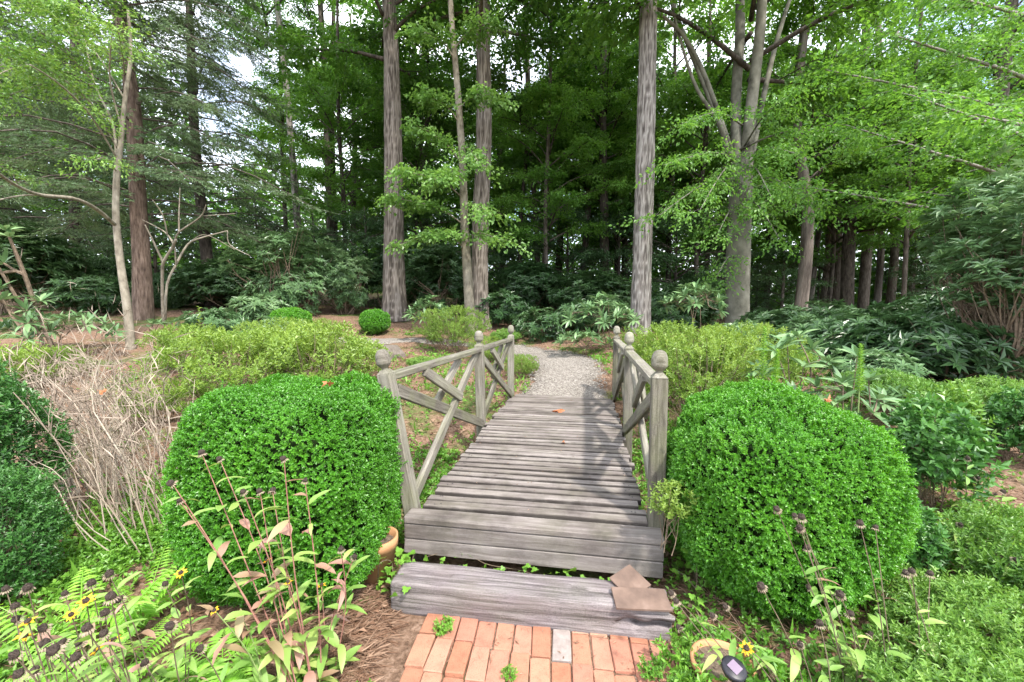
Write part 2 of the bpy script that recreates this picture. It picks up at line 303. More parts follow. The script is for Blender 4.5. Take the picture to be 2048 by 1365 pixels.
M['azgreen'] = leafmat("azalea_green_leaf", [(.05, .14, .03), (.14, .28, .05), (.28, .43, .10)], trans=.3, rough=.38)
M['rhodo'] = leafmat("rhododendron_leaf", [(.06, .13, .05), (.12, .22, .09), (.22, .33, .15)], trans=.18, rough=.36, spec=.5)
M['rhodo_dark'] = leafmat("evergreen_leaf", [(.025, .065, .022), (.055, .12, .042), (.11, .20, .075)], trans=.18, rough=.33, spec=.5)
M['canopy'] = leafmat("canopy_leaf", [(.035, .095, .018), (.08, .19, .032), (.15, .30, .052)], trans=.45, rough=.45)
M['canopy_lt'] = leafmat("canopy_light_leaf", [(.055, .15, .028), (.115, .26, .045), (.20, .38, .075)], trans=.48, rough=.45)
M['sapling'] = leafmat("sapling_leaf", [(.08, .18, .04), (.15, .29, .065), (.25, .40, .11)], trans=.42, rough=.4)
M['hemlock'] = leafmat("hemlock_needle", [(.05, .095, .042), (.11, .18, .08), (.20, .28, .135)], trans=.2, rough=.5)
M['cover'] = leafmat("ground_cover_leaf", [(.06, .17, .02), (.13, .30, .035), (.24, .43, .07)], trans=.3, rough=.45)
M['fern'] = leafmat("fern_frond", [(.14, .34, .035), (.22, .46, .05), (.32, .56, .09)], trans=.35, rough=.5)
M['rud'] = leafmat("coneflower_leaf", [(.12, .26, .05), (.22, .36, .08), (.36, .42, .13)], trans=.3, rough=.5)
M['rudred'] = leafmat("reddened_leaf", [(.30, .30, .14), (.36, .20, .15), (.42, .26, .22)], trans=.3, rough=.5)
M['rstem'] = noisemat("reddish_stem", [(.3, (.17, .07, .06)), (.7, (.33, .17, .13))], scale=30, bump=0)
M['bstem'] = noisemat("brown_stem", [(.3, (.07, .05, .035)), (.7, (.19, .15, .10))], scale=30, bump=0)
M['gstem'] = noisemat("green_stem", [(.3, (.12, .20, .06)), (.7, (.22, .28, .10))], scale=30, bump=0)
M['seed'] = noisemat("seed_head", [(.3, (.012, .009, .007)), (.7, (.07, .05, .04))], scale=300, bump=.8, dist=.003)
M['husk'] = noisemat("dried_petal", [(.3, (.16, .12, .085)), (.7, (.33, .27, .20))], scale=30, bump=0)
M['petal'] = noisemat("yellow_petal", [(.3, (.65, .36, .02)), (.7, (.85, .55, .04))], scale=20, bump=0, rough=.6)
M['litter'] = leafmat("fallen_leaf", [(.10, .055, .035), (.24, .14, .09), (.40, .28, .20)], trans=.1, rough=.7, spec=.2)
M['redleaf'] = leafmat("russet_leaf", [(.30, .09, .035), (.40, .15, .06), (.42, .20, .10)], trans=.15, rough=.6)
M['terracotta'] = noisemat("terracotta", [(.3, (.36, .17, .08)), (.7, (.52, .29, .15))], scale=6, bump=.1)
M['tile'] = noisemat("clay_tile", [(.3, (.10, .068, .055)), (.55, (.165, .112, .088)), (.75, (.25, .175, .145))], scale=7, bump=.08, objrand=.2)
M['black'] = noisemat("black_plastic", [(.3, (.012, .012, .016)), (.7, (.03, .03, .038))], scale=40, bump=0, rough=.4)
M['solar'] = noisemat("solar_cell", [(.3, (.16, .12, .17)), (.7, (.22, .17, .22))], scale=3, bump=0, rough=.2)
M['soil'] = noisemat("potting_soil", [(.3, (.05, .035, .025)), (.7, (.2, .15, .11))], scale=60, bump=.6)

def brickmat():
    m, n, b, out = newmat("clay_brick"); oi = n.nodes.new("ShaderNodeObjectInfo"); r = ramp(n, [(0, (.31, .135, .085)), (.25, (.38, .195, .128)), (.5, (.355, .155, .108)), (.75, (.39, .225, .155)), (1, (.32, .13, .076))], oi.outputs["Random"])
    t = n.nodes.new("ShaderNodeTexCoord"); g = n.nodes.new("ShaderNodeTexNoise"); g.inputs["Scale"].default_value = 12; g.inputs["Detail"].default_value = 8; g.inputs["Roughness"].default_value = .75
    geo = n.nodes.new("ShaderNodeNewGeometry"); n.links.new(geo.outputs["Position"], g.inputs["Vector"])
    mr = ramp(n, [(.3, (.62, .62, .62)), (.5, (.95, .95, .95)), (.7, (1.12, 1.1, 1.08))], g.outputs["Fac"])
    mx = n.nodes.new("ShaderNodeMix"); mx.data_type = 'RGBA'; mx.blend_type = 'MULTIPLY'; mx.inputs["Factor"].default_value = .8
    n.links.new(r.outputs[0], mx.inputs["A"]); n.links.new(mr.outputs[0], mx.inputs["B"])
    f = n.nodes.new("ShaderNodeTexNoise"); f.inputs["Scale"].default_value = 220; f.inputs["Detail"].default_value = 2; n.links.new(geo.outputs["Position"], f.inputs["Vector"])
    sp = ramp(n, [(.30, (.45, .42, .40)), (.42, (1, 1, 1))], f.outputs["Fac"]); m2 = n.nodes.new("ShaderNodeMix"); m2.data_type = 'RGBA'; m2.blend_type = 'MULTIPLY'; m2.inputs["Factor"].default_value = .7
    n.links.new(mx.outputs["Result"], m2.inputs["A"]); n.links.new(sp.outputs[0], m2.inputs["B"]); n.links.new(m2.outputs["Result"], b.inputs["Base Color"]); b.inputs["Roughness"].default_value = .9; b.inputs["Specular IOR Level"].default_value = .2
    bp = n.nodes.new("ShaderNodeBump"); bp.inputs["Strength"].default_value = .35; bp.inputs["Distance"].default_value = .004; n.links.new(f.outputs["Fac"], bp.inputs["Height"]); n.links.new(bp.outputs[0], b.inputs["Normal"]); return m
M['brick'] = brickmat()
M['brick_grey'] = noisemat("grey_brick", [(.3, (.20, .165, .15)), (.7, (.30, .255, .235))], scale=30, bump=.3, dist=.004)
def groundmat():
    m, n, b, out = newmat("mulch_ground"); geo = n.nodes.new("ShaderNodeNewGeometry")
    def nz(s, d, r=.6):
        g = n.nodes.new("ShaderNodeTexNoise"); g.inputs["Scale"].default_value = s; g.inputs["Detail"].default_value = d; g.inputs["Roughness"].default_value = r; n.links.new(geo.outputs["Position"], g.inputs["Vector"]); return g
    a = nz(28, 8, .75); r1 = ramp(n, [(.3, (.06, .038, .026)), (.48, (.20, .125, .085)), (.6, (.30, .20, .145)), (.75, (.44, .33, .25))], a.outputs["Fac"])
    c = nz(1.1, 5); mask = ramp(n, [(.50, (0, 0, 0)), (.60, (.85, .85, .85))], c.outputs["Fac"])
    g2 = nz(60, 4); r2 = ramp(n, [(.3, (.03, .07, .012)), (.7, (.10, .19, .035))], g2.outputs["Fac"])
    mx = n.nodes.new("ShaderNodeMix"); mx.data_type = 'RGBA'; n.links.new(mask.outputs[0], mx.inputs["Factor"]); n.links.new(r1.outputs[0], mx.inputs["A"]); n.links.new(r2.outputs[0], mx.inputs["B"])
    n.links.new(mx.outputs["Result"], b.inputs["Base Color"]); b.inputs["Roughness"].default_value = .95; b.inputs["Specular IOR Level"].default_value = .1
    bp = n.nodes.new("ShaderNodeBump"); bp.inputs["Strength"].default_value = .9; bp.inputs["Distance"].default_value = .03; n.links.new(a.outputs["Fac"], bp.inputs["Height"]); n.links.new(bp.outputs[0], b.inputs["Normal"]); return m
M['ground'] = groundmat()
def gravelmat():
    m, n, b, out = newmat("gravel"); geo = n.nodes.new("ShaderNodeNewGeometry"); v = n.nodes.new("ShaderNodeTexVoronoi"); v.inputs["Scale"].default_value = 55; n.links.new(geo.outputs["Position"], v.inputs["Vector"])
    sx = n.nodes.new("ShaderNodeSeparateColor"); n.links.new(v.outputs["Color"], sx.inputs[0]); r = ramp(n, [(0, (.13, .11, .095)), (.5, (.23, .205, .18)), (1, (.36, .33, .30))], sx.outputs[0])
    n.links.new(r.outputs[0], b.inputs["Base Color"]); b.inputs["Roughness"].default_value = .9
    bp = n.nodes.new("ShaderNodeBump"); bp.invert = True; bp.inputs["Strength"].default_value = .8; bp.inputs["Distance"].default_value = .02; n.links.new(v.outputs["Distance"], bp.inputs["Height"]); n.links.new(bp.outputs[0], b.inputs["Normal"]); return m
M['gravel'] = gravelmat()
M['pebble'] = leafmat("pebble", [(.13, .11, .095), (.24, .215, .19), (.40, .37, .335)], trans=0, rough=.8, spec=.3)

# ------------------------------------------------------------------ ground and path
def axis_steps(lo, hi, fine_lo, fine_hi, d):
    a = list(np.arange(fine_lo, fine_hi + 1e-6, d)); s = d; x = fine_hi
    while x < hi: s *= 1.25; x += s; a.append(min(x, hi))
    s = d; x = fine_lo
    while x > lo: s *= 1.25; x -= s; a.insert(0, max(x, lo))
    return np.unique(np.array(a))
gxs = axis_steps(-600, 600, -7, 7, .11); gys = axis_steps(-400, 800, -.6, 13, .11)
GX, GY = np.meshgrid(gxs, gys); GZ = hz(GX.ravel(), GY.ravel()); nx_, ny_ = len(gxs), len(gys)
near = (np.abs(GX.ravel()) < 8) & (GY.ravel() < 14) & (GY.ravel() > 2.2)
GZ = GZ + near * vnoise(np.stack([GX.ravel() * 6, GY.ravel() * 6, 0 * GX.ravel()], 1), 11) * .018
ii = (np.arange(ny_ - 1)[:, None] * nx_ + np.arange(nx_ - 1)[None, :]).ravel()
ground = MB().add(np.stack([GX.ravel(), GY.ravel(), GZ], 1), Q=np.stack([ii, ii + 1, ii + nx_ + 1, ii + nx_], 1))
tag(ob("ground", ground.mesh("ground", M['ground'], True)), kind="structure")

PATH = np.array([(.72, 6.2), (.86, 6.9), (.98, 7.6), (1.0, 8.4), (.85, 9.3), (.3, 10.0), (-.8, 10.35), (-2.2, 10.5), (-3.6, 10.35), (-5.4, 9.9)])
pt = np.linspace(0, len(PATH) - 1, 90); pc = catmull(np.c_[PATH, np.zeros(len(PATH))], pt)[:, :2]; ptan = nrm(np.gradient(pc, axis=0)); pn = np.stack([ptan[:, 1], -ptan[:, 0]], 1)
def pathw(k): return (.56 if k < 48 else max(.34, .56 - (k - 48) * .02)) + .06 * math.sin(k * .5) + .05 * math.sin(k * 1.7)
pv = []
for k in range(90):
    w = pathw(k)
    for s in np.linspace(-1, 1, 9):
        q = pc[k] + pn[k] * s * w * (1 + .04 * math.sin(k * 2.3 + s)); pv.append((q[0], q[1], h1(*q) + .035 - .03 * abs(s) ** 4))
pq = [[k * 9 + j, k * 9 + j + 1, k * 9 + j + 10, k * 9 + j + 9] for k in range(89) for j in range(8)]
gravel = ob("gravel_path", MB().add(pv, Q=[f[::-1] for f in pq]).mesh("gravel_path", M['gravel'], True)); tag(gravel, kind="structure")
OCT = np.array([(1, 0, 0), (-1, 0, 0), (0, 1, 0), (0, -1, 0), (0, 0, .7), (0, 0, -.7)], float)
OCF = np.array([(0, 2, 4), (2, 1, 4), (1, 3, 4), (3, 0, 4), (2, 0, 5), (1, 2, 5), (3, 1, 5), (0, 3, 5)])
def pebbles(n, seed):
    g = rs(seed); k = (g.random(n) ** 1.6 * 60).astype(int); s = g.uniform(-1, 1, n); q = pc[k] + pn[k] * (s * .66)[:, None] + ptan[k] * g.uniform(-.06, .06, n)[:, None]
    z = hz(q[:, 0], q[:, 1]) + .036 - .03 * np.abs(s) ** 4; r = g.uniform(.006, .014, n)
    S = g.uniform(.6, 1.3, (n, 1, 3)); V = OCT[None] * S * r[:, None, None]; a = g.uniform(0, 6.28, n); c, sn = np.cos(a)[:, None], np.sin(a)[:, None]
    V = np.stack([V[..., 0] * c - V[..., 1] * sn, V[..., 0] * sn + V[..., 1] * c, V[..., 2]], -1) + np.stack([q[:, 0], q[:, 1], z], 1)[:, None]
    return V.reshape(-1, 3), (OCF[None] + np.arange(n)[:, None, None] * 6).reshape(-1, 3), None, np.repeat(g.random(n), 6)
tag(ob("pebbles", MB().add(*pebbles(9000, 3)).mesh("pebbles", M['pebble'])), "loose grey pebbles lying on the gravel path", "gravel", kind="stuff")

# ------------------------------------------------------------------ brick path
BY = .108
brick_root = tag(ob("brick_path", None, loc=(.09, 0, 0), rot=(0, 0, -BY)), kind="structure")
def brick_mesh(seed, L):
    g = rs(seed); V, T, Q = bar((0, -L / 2, 0), (0, L / 2, 0), .0865, .055, ch=.0045); V = V + g.normal(0, .0014, V.shape); return MB().add(V, Q=Q).mesh("brick", M['brick'])
bmesh_full = [brick_mesh(k, .187) for k in range(4)]; bmesh_half = [brick_mesh(9 + k, .105) for k in range(2)]
bed = MB().add([(-.80, -1, -.014), (.74, -1, -.014), (.74, 2.16, -.014), (-.80, 2.16, -.014)], Q=[[0, 1, 2, 3]])
ob("sand_bed", bed.mesh("sand_bed", M['ground']), brick_root)
g = rs(21)
for c in range(15):
    u = -.72 + c * .0935
    for r in range(-1, 14):
        v = 1.935 - .122 * u - r * .1925 + g.normal(0, .003); L = bmesh_full
        if r == -1:
            if c < 2: continue
            v = 1.935 - .122 * u + .152; L = bmesh_half
        o = ob("brick", L[int(g.integers(len(L)))], brick_root, (u + g.normal(0, .002), v, -.03 + g.normal(.004, .003) + (.012 if (r < 2 and c < 3) else 0)), (g.normal(0, .02), g.normal(0, .025), g.normal(0, .012)))
        if (r, c) in ((0, 7), (5, 3), (8, 10)): o.data = o.data.copy(); o.data.materials.clear(); o.data.materials.append(M['brick_grey'])

# ------------------------------------------------------------------ footbridge
YAW = .170
BR0 = np.array([.091, 2.472, 0.0])
A_ = np.array([math.cos(YAW), -math.sin(YAW), 0]); B_ = np.array([math.sin(YAW), math.cos(YAW), 0])
def bw(u, v, z): return BR0 + A_ * u + B_ * v + np.array([0, 0, z])
bridge = empty("wooden_footbridge", BR0, "weathered grey arched wooden footbridge with lattice railings and acorn-topped posts", "footbridge", rz=-YAW)
def timber(name, parent, p0, p1, w, h, mat, up=(0, 0, 1), ch=.006, seed=0, wob=.0012):
    p0 = np.asarray(p0, float); p1 = np.asarray(p1, float); L = np.linalg.norm(p1 - p0); d, s, u = basis(p1 - p0, up)
    V, T, Q = bar((0, 0, 0), (L, 0, 0), w, h, (0, 0, 1), ch); V = V + rs(seed).normal(0, wob, V.shape)
    o = ob(name, MB().add(V, Q=Q).mesh(name, mat), parent)
    R = Matrix((Vector(d), Vector(-s), Vector(u))).transposed().to_4x4(); R.translation = Vector(p0); o.matrix_basis = R; return o
ZF, LB, ARCH = .297, 3.95, .075
def zd(v): return ZF + ARCH * (1 - ((v - LB / 2) / (LB / 2)) ** 2)
def plank_mesh(seed, L=1.40):
    g = rs(seed); n = 10; xs = np.linspace(-L / 2, L / 2, n + 1) + 0; a, b, ch = .0835 / 2, .019, .005
    prof = np.array([(-a + ch, -b), (a - ch, -b), (a, -b + ch), (a, b - ch), (a - ch, b), (-a + ch, b), (-a, b - ch), (-a, -b + ch)])
    V = np.array([[x, y + .0016 * math.sin(x * 5 + seed), z + .002 * math.sin(x * 3.3 + seed * 2)] for x in xs for y, z in prof]) + g.normal(0, .0007, ((n + 1) * 8, 3))
    Q = [[r * 8 + k, r * 8 + 8 + k, r * 8 + 8 + (k + 1) % 8, r * 8 + (k + 1) % 8] for r in range(n) for k in range(8)]
    e = n * 8; Q += [[0, 1, 2, 3], [0, 3, 4, 7], [4, 5, 6, 7], [e + 3, e + 2, e + 1, e], [e + 7, e + 4, e + 3, e], [e + 7, e + 6, e + 5, e + 4]]
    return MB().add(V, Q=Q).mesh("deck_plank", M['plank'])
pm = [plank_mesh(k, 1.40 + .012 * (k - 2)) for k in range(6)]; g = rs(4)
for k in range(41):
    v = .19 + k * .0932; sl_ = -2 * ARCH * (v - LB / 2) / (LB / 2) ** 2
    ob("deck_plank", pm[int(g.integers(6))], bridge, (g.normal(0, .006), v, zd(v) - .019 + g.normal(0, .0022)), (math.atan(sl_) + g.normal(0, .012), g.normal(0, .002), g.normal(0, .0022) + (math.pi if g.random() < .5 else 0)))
for s in (-1, 1):
    for k in range(6):
        v0, v1 = .05 + k * .64, .05 + (k + 1) * .64; timber("stringer", bridge, (s * .655, v0, zd(v0) - .11), (s * .655, v1, zd(v1) - .11), .045, .14, M['rail'], seed=k)
timber("step_nosing", bridge, (-.783, .07, ZF - .0195), (.783, .07, ZF - .0195), .142, .039, M['deck'], seed=1)
timber("riser_board", bridge, (-.779, .022, ZF - .0895), (.781, .022, ZF - .0895), .040, .096, M['deck'], seed=2)
timber("riser_board", bridge, (-.783, .024, ZF - .1885), (.779, .024, ZF - .1885), .040, .096, M['deck'], seed=3)
timber("riser_board", bridge, (-.78, 3.96, ZF - .1), (.78, 3.96, ZF - .1), .040, .19, M['deck'], seed=4)
FIN = [(.0005, .137), (.014, .1355), (.026, .130), (.036, .120), (.0425, .106), (.0465, .088), (.0475, .07), (.0475, .045), (.0465, .040), (.036, .026), (.025, .016), (.021, .010), (.021, -.004), (.026, -.008)]
nl_ = MB(); nv, _, nq = lathe([(.0045, 0), (.0045, .0015), (.0005, .002)], 8)
for k in range(41):
    v = .19 + k * .0932
    for u_ in (-.64, -.62, .62, .645): nl_.add(nv + [u_ + g.normal(0, .006), v + g.normal(0, .014), zd(v) + .001], Q=nq)
tag(ob("nail_heads", nl_.mesh("nail_heads", M['black']), bridge), kind="stuff")
bolt_me = MB().add(*lathe([(.011, 0), (.011, .006), (.007, .008), (.0005, .008)], 12)).mesh("bolt", M['bstem'])
fin_me = MB().add(lathe(FIN[::-1], 28)[0], Q=lathe(FIN[::-1], 28)[2]).mesh("finial", M['rail'], True)
PW = .090
posts = {}
for s in (-1, 1):
    for j, v in enumerate((.185, 1.993, 3.80)):
        zt = 1.225 + (.01 if j == 1 else 0); top = np.array([s * .761, v, zt]); base = np.array([s * .761, v, -.12])
        if s < 0 and j == 0: top = top + np.array([-.205, -.02, -.02]); base = base + np.array([.03, 0, 0])
        if s < 0 and j == 1: top = top + np.array([-.03, 0, 0])
        d = nrm(top - base); p = timber("post", bridge, base, top - d * .03, PW, PW, M['rail'], up=(1, 0, 0), ch=.007, seed=10 + j + 3 * s)
        # chamfered shoulder and acorn finial, children of the post (post axis is its local X)
        L = np.linalg.norm(top - d * .03 - base); h = PW / 2
        sv = [(L, y, z) for y, z in ((-h, -h), (h, -h), (h, h), (-h, h))] + [(L + .028, y * .5, z * .5) for y, z in ((-h, -h), (h, -h), (h, h), (-h, h))]
        ob("shoulder", MB().add(sv, Q=[[0, 1, 5, 4], [1, 2, 6, 5], [2, 3, 7, 6], [3, 0, 4, 7], [4, 5, 6, 7]]).mesh("shoulder", M['rail']), p)
        f = ob("finial", fin_me, p, (L + .026, 0, 0), (0, math.pi / 2, 0)); posts[s, j] = (base, top, d)
def along(s, j, z):
    b, t, d = posts[s, j]; return b + d * (z - b[2]) / d[2]
for s in (-1, 1):
    for j in (0, 1):
        zr0, zr1 = (1.15, 1.165) if j == 0 else (1.165, 1.15)
        q0, q1 = along(s, j, zr0), along(s, j + 1, zr1); dn = nrm(q1 - q0); q0i, q1i = q0 + dn * .045, q1 - dn * .045
        timber("handrail", bridge, q0i, q1i, .088, .042, M['rail'], seed=20 + j)
        def P(t, z):   # point in the bay: t 0..1 from near post to far post
            a = along(s, j, z); b = along(s, j + 1, z); return a + (b - a) * t
        def zb(t): return zd(posts[s, j][0][1] + t * 1.8) + .02
        e = .026
        D1 = (P(e, zb(0) - .03), P(1 - e, 1.135)); D2 = (P(e, 1.06), P(1 - e, zb(1) - .015))
        ins = np.array([-s * .013, 0, 0])
        timber("diagonal_brace", bridge, D1[0] - ins, D1[1] - ins, .038, .085, M['rail'], up=(0, 0, 1), seed=30 + j)
        timber("diagonal_brace", bridge, D2[0] + ins * 1.9, D2[1] + ins * 1.9, .038, .085, M['rail'], up=(0, 0, 1), seed=33 + j)
        d2 = D2[1] - D2[0]; s0 = P(.27, 1.125)
        # short members that make the small diamond under the rail
        f1 = D1[0] + (D1[1] - D1[0]) * .60; timber("short_brace", bridge, s0 + ins * 1.7, f1 + ins * 1.7, .036, .08, M['rail'], seed=36 + j)
        timber("short_brace", bridge, P(.74, 1.125) - ins * 2.6, D2[0] + d2 * .40 - ins * 2.6, .036, .08, M['rail'], seed=38 + j)

# ------------------------------------------------------------------ old timber step
LOGC = px(1054, 1250, 2.06); LOGC[2] = 0
def log_mesh():
    L, W, H, n, m = 1.43, .20, .185, 150, 64; V = []
    per = []
    for k in range(m):       # rounded rectangle cross-section
        t = k / m * 4; sd = int(t); f = t - sd
        c = [(-.5 + f, -.5), (.5, -.5 + f), (.5 - f, .5), (-.5, .5 - f)][sd]; per.append(c)
    per = np.array(per); rr = np.linalg.norm(per, axis=1); per = per * (1 - .06 * np.clip((rr - .62) / .09, 0, 1))[:, None]
    for i in range(n + 1):
        x = -L / 2 + L * i / n; u = i / n
        prof = np.stack([np.full(m, x), per[:, 0] * W, (per[:, 1] + .5) * H], 1); V.append(prof)
    V = np.array(V); X, Yc, Z = V[..., 0], V[..., 1], V[..., 2]; nr = nrm(np.stack([np.zeros_like(X), Yc / W, (Z / H - .5)], -1))
    q = np.stack([X.ravel() * 2.2 + 7, Yc.ravel() * 14, Z.ravel() * 14], 1); d1 = fbm(q, 31).reshape(X.shape)
    q2 = np.stack([X.ravel() * 1.2 + 7, Yc.ravel() * 60, Z.ravel() * 60 + X.ravel() * 1.5], 1); d2 = np.abs(vnoise(q2, 37)).reshape(X.shape)
    d = d1 * .010 - np.clip(1 - d2 / .16, 0, 1) * .004 + .001
    u = X / L + .5
    # wavy lower edge of the front and rotted pocket at the right end
    front = (Yc < -W * .40)
    rot = np.clip((u - .80) / .10, 0, 1) * front * np.exp(-((Z / H - .42 - .05 * np.sin(X * 40)) / .14) ** 2); d = d - rot * .075
    topend = np.clip((u - .86) / .1, 0, 1) * (Z > H * .8); d = d - topend * .02 * (1 + d1)
    leftend = np.clip((.05 - u) / .05, 0, 1); d = d - leftend * .012
    crack = np.exp(-((Yc + .01 - .012 * np.sin(X * 9)) / .006) ** 2) * (Z > H * .7) * ((u > .66) | (u < .22)); d = d - crack * .02
    V = V + nr * d[..., None]; V[..., 0] += (np.clip((u - .97) / .03, 0, 1) * .03 * vnoise(np.stack([Yc.ravel() * 40, Z.ravel() * 40, 0 * Z.ravel()], 1), 3).reshape(X.shape))
    i = np.arange(n)[:, None] * m; j = np.arange(m)[None]; j2 = (j + 1) % m; Q = np.stack([i + j, i + m + j, i + m + j2, i + j2], -1).reshape(-1, 4)
    V = V.reshape(-1, 3); c0 = V[:m].mean(0); c1 = V[-m:].mean(0); N = len(V); V = np.concatenate([V, [c0, c1]])
    T = [[N, (k + 1) % m, k][::-1] for k in range(m)] + [[N + 1, n * m + k, n * m + (k + 1) % m][::-1] for k in range(m)]
    return MB().add(V, T, Q).mesh("timber_step", M['log'], True)
log = tag(ob("timber_step", log_mesh(), loc=(LOGC[0], LOGC[1] + .10, -.02), rot=(0, 0, -.150)), "cracked old grey timber beam lying as a step before the bridge", "beam")
LX = lambda x, y, z: Vector(log.location) + Matrix.Rotation(-.150, 3, 'Z') @ Vector((x, y, z))
tile_v, _, tile_q = bar((0, -.065, 0), (0, .065, 0), .27, .011, ch=.002)
t1 = ob("clay_tile", MB().add(tile_v, Q=tile_q).mesh("clay_tile", M['tile']), loc=LX(.575, -.055, .192), rot=(.16, .03, -.02))
tag(t1, "brown clay tile lying flat on the right end of the timber step", "tile")
tv2, _, tq2 = bar((0, -.075, 0), (0, .075, 0), .15, .011, ch=.002)
t2 = ob("clay_tile", MB().add(tv2, Q=tq2).mesh("clay_tile", M['tile']), loc=LX(.535, .055, .205)); t2.rotation_euler = (Matrix.Rotation(-.150, 3, 'Z') @ Matrix.Rotation(.30, 3, 'X') @ Matrix.Rotation(.70, 3, 'Z')).to_euler()
tag(t2, "pinkish clay tile tilted cornerwise behind the flat one on the timber step", "tile")

# ------------------------------------------------------------------ plant building blocks
def perp(AX, g):
    n = len(AX); q = g.normal(size=(n, 3)); q -= AX * (q * AX).sum(1, keepdims=True); return nrm(q)
def sprigs(P, AX, K, slen, L, W, g, spread=.9, base_r=None, var=.35, jitter=.25, fold=.25):
    """K leaves spiralling along each short shoot"""
    P = np.asarray(P, float); AX = nrm(AX); n = len(P); p0 = perp(AX, g); p1 = np.cross(AX, p0)
    k = np.arange(K); ang = k * 2.4; t = (k + .5) / K; sl_ = np.broadcast_to(slen, (n,))
    pos = P[:, None] + AX[:, None] * (t[None, :, None] * sl_[:, None, None])
    side = p0[:, None] * np.cos(ang)[None, :, None] + p1[:, None] * np.sin(ang)[None, :, None]
    ax = nrm(side * spread + AX[:, None] * (.35 + .7 * t[None, :, None]) + g.normal(0, jitter, (n, K, 3)))
    up = nrm(AX[:, None] + g.normal(0, .25, (n, K, 3)))
    sc = g.uniform(.7, 1.15, (n, K)).ravel(); br = g.random(n) if base_r is None else base_r
    r = (br[:, None] * (1 - var) + g.random((n, K)) * var).ravel()
    return kites(pos.reshape(-1, 3), ax.reshape(-1, 3), up.reshape(-1, 3), L * sc, W * sc, fold=fold, r=r)
def superdirs(n, rx, ry, rz, p, g):
    d = nrm(g.normal(size=(n * 3, 3))); S = np.array([rx, ry, rz]); f = (np.abs(d / S) ** p).sum(1) ** (-1 / p); X = d * f[:, None]
    N = nrm(np.sign(X) * np.abs(X / S) ** (p - 1) / S); w = f ** 2 / np.maximum((N * d).sum(1), .2); k = g.random(len(w)) < w / np.quantile(w, .97)
    return X[k][:n], N[k][:n]
def clipped_bush(name, loc, label, cat, seed, rx, ry, h, ns, mat, p=2.8, L=.019, W=.011, K=9, slen=.035, lump=.05, group=None, rz=0, low=.10, stem=True, mesh=None):
    root = empty(name, loc, label, cat, group, rz)
    if mesh is None:
        g = rs(seed); hz_ = (h - low) / 2; X, N = superdirs(ns, rx, ry, hz_, p, g)
        lm = fbm(X * 3.2 + 20, seed) * lump * 1.6 + vnoise(X * 11 + 5, seed + 2) * lump * .35
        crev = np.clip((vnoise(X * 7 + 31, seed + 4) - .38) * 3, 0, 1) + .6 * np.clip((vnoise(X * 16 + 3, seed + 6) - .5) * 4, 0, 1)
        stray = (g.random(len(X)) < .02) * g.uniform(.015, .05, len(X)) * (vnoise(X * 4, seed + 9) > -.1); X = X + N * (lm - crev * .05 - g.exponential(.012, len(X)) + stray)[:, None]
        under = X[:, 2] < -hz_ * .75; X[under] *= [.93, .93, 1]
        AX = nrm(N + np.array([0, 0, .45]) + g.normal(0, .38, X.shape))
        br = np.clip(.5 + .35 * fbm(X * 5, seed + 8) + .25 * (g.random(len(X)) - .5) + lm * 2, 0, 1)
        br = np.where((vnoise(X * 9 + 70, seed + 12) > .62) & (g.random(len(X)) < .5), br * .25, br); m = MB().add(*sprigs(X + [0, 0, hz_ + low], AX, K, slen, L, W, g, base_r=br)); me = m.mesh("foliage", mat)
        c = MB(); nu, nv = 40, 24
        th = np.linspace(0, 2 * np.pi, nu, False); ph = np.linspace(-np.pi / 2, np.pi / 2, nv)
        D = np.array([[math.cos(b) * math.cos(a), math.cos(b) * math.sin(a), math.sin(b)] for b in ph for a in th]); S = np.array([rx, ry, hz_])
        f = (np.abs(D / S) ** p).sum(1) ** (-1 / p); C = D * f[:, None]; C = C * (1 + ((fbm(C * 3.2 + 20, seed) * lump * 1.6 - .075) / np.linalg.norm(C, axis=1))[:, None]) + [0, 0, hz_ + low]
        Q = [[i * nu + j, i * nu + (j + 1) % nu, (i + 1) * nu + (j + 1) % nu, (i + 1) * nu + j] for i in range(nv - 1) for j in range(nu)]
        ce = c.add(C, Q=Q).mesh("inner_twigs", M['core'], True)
    else: me, ce = mesh
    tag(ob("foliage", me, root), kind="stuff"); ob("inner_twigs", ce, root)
    if stem:
        s = MB(); g = rs(seed + 50)
        for k in range(5):
            a = k * 1.3; s.add(*tube([(.05 * math.cos(a), .05 * math.sin(a), -.06), (.12 * math.cos(a), .12 * math.sin(a), .12), (.3 * rx * math.cos(a), .3 * ry * math.sin(a), h * .5)], [.018, .014, .006], 6))
        ob("stem", s.mesh("stem", M['twig']), root)
    return root, (me, ce)
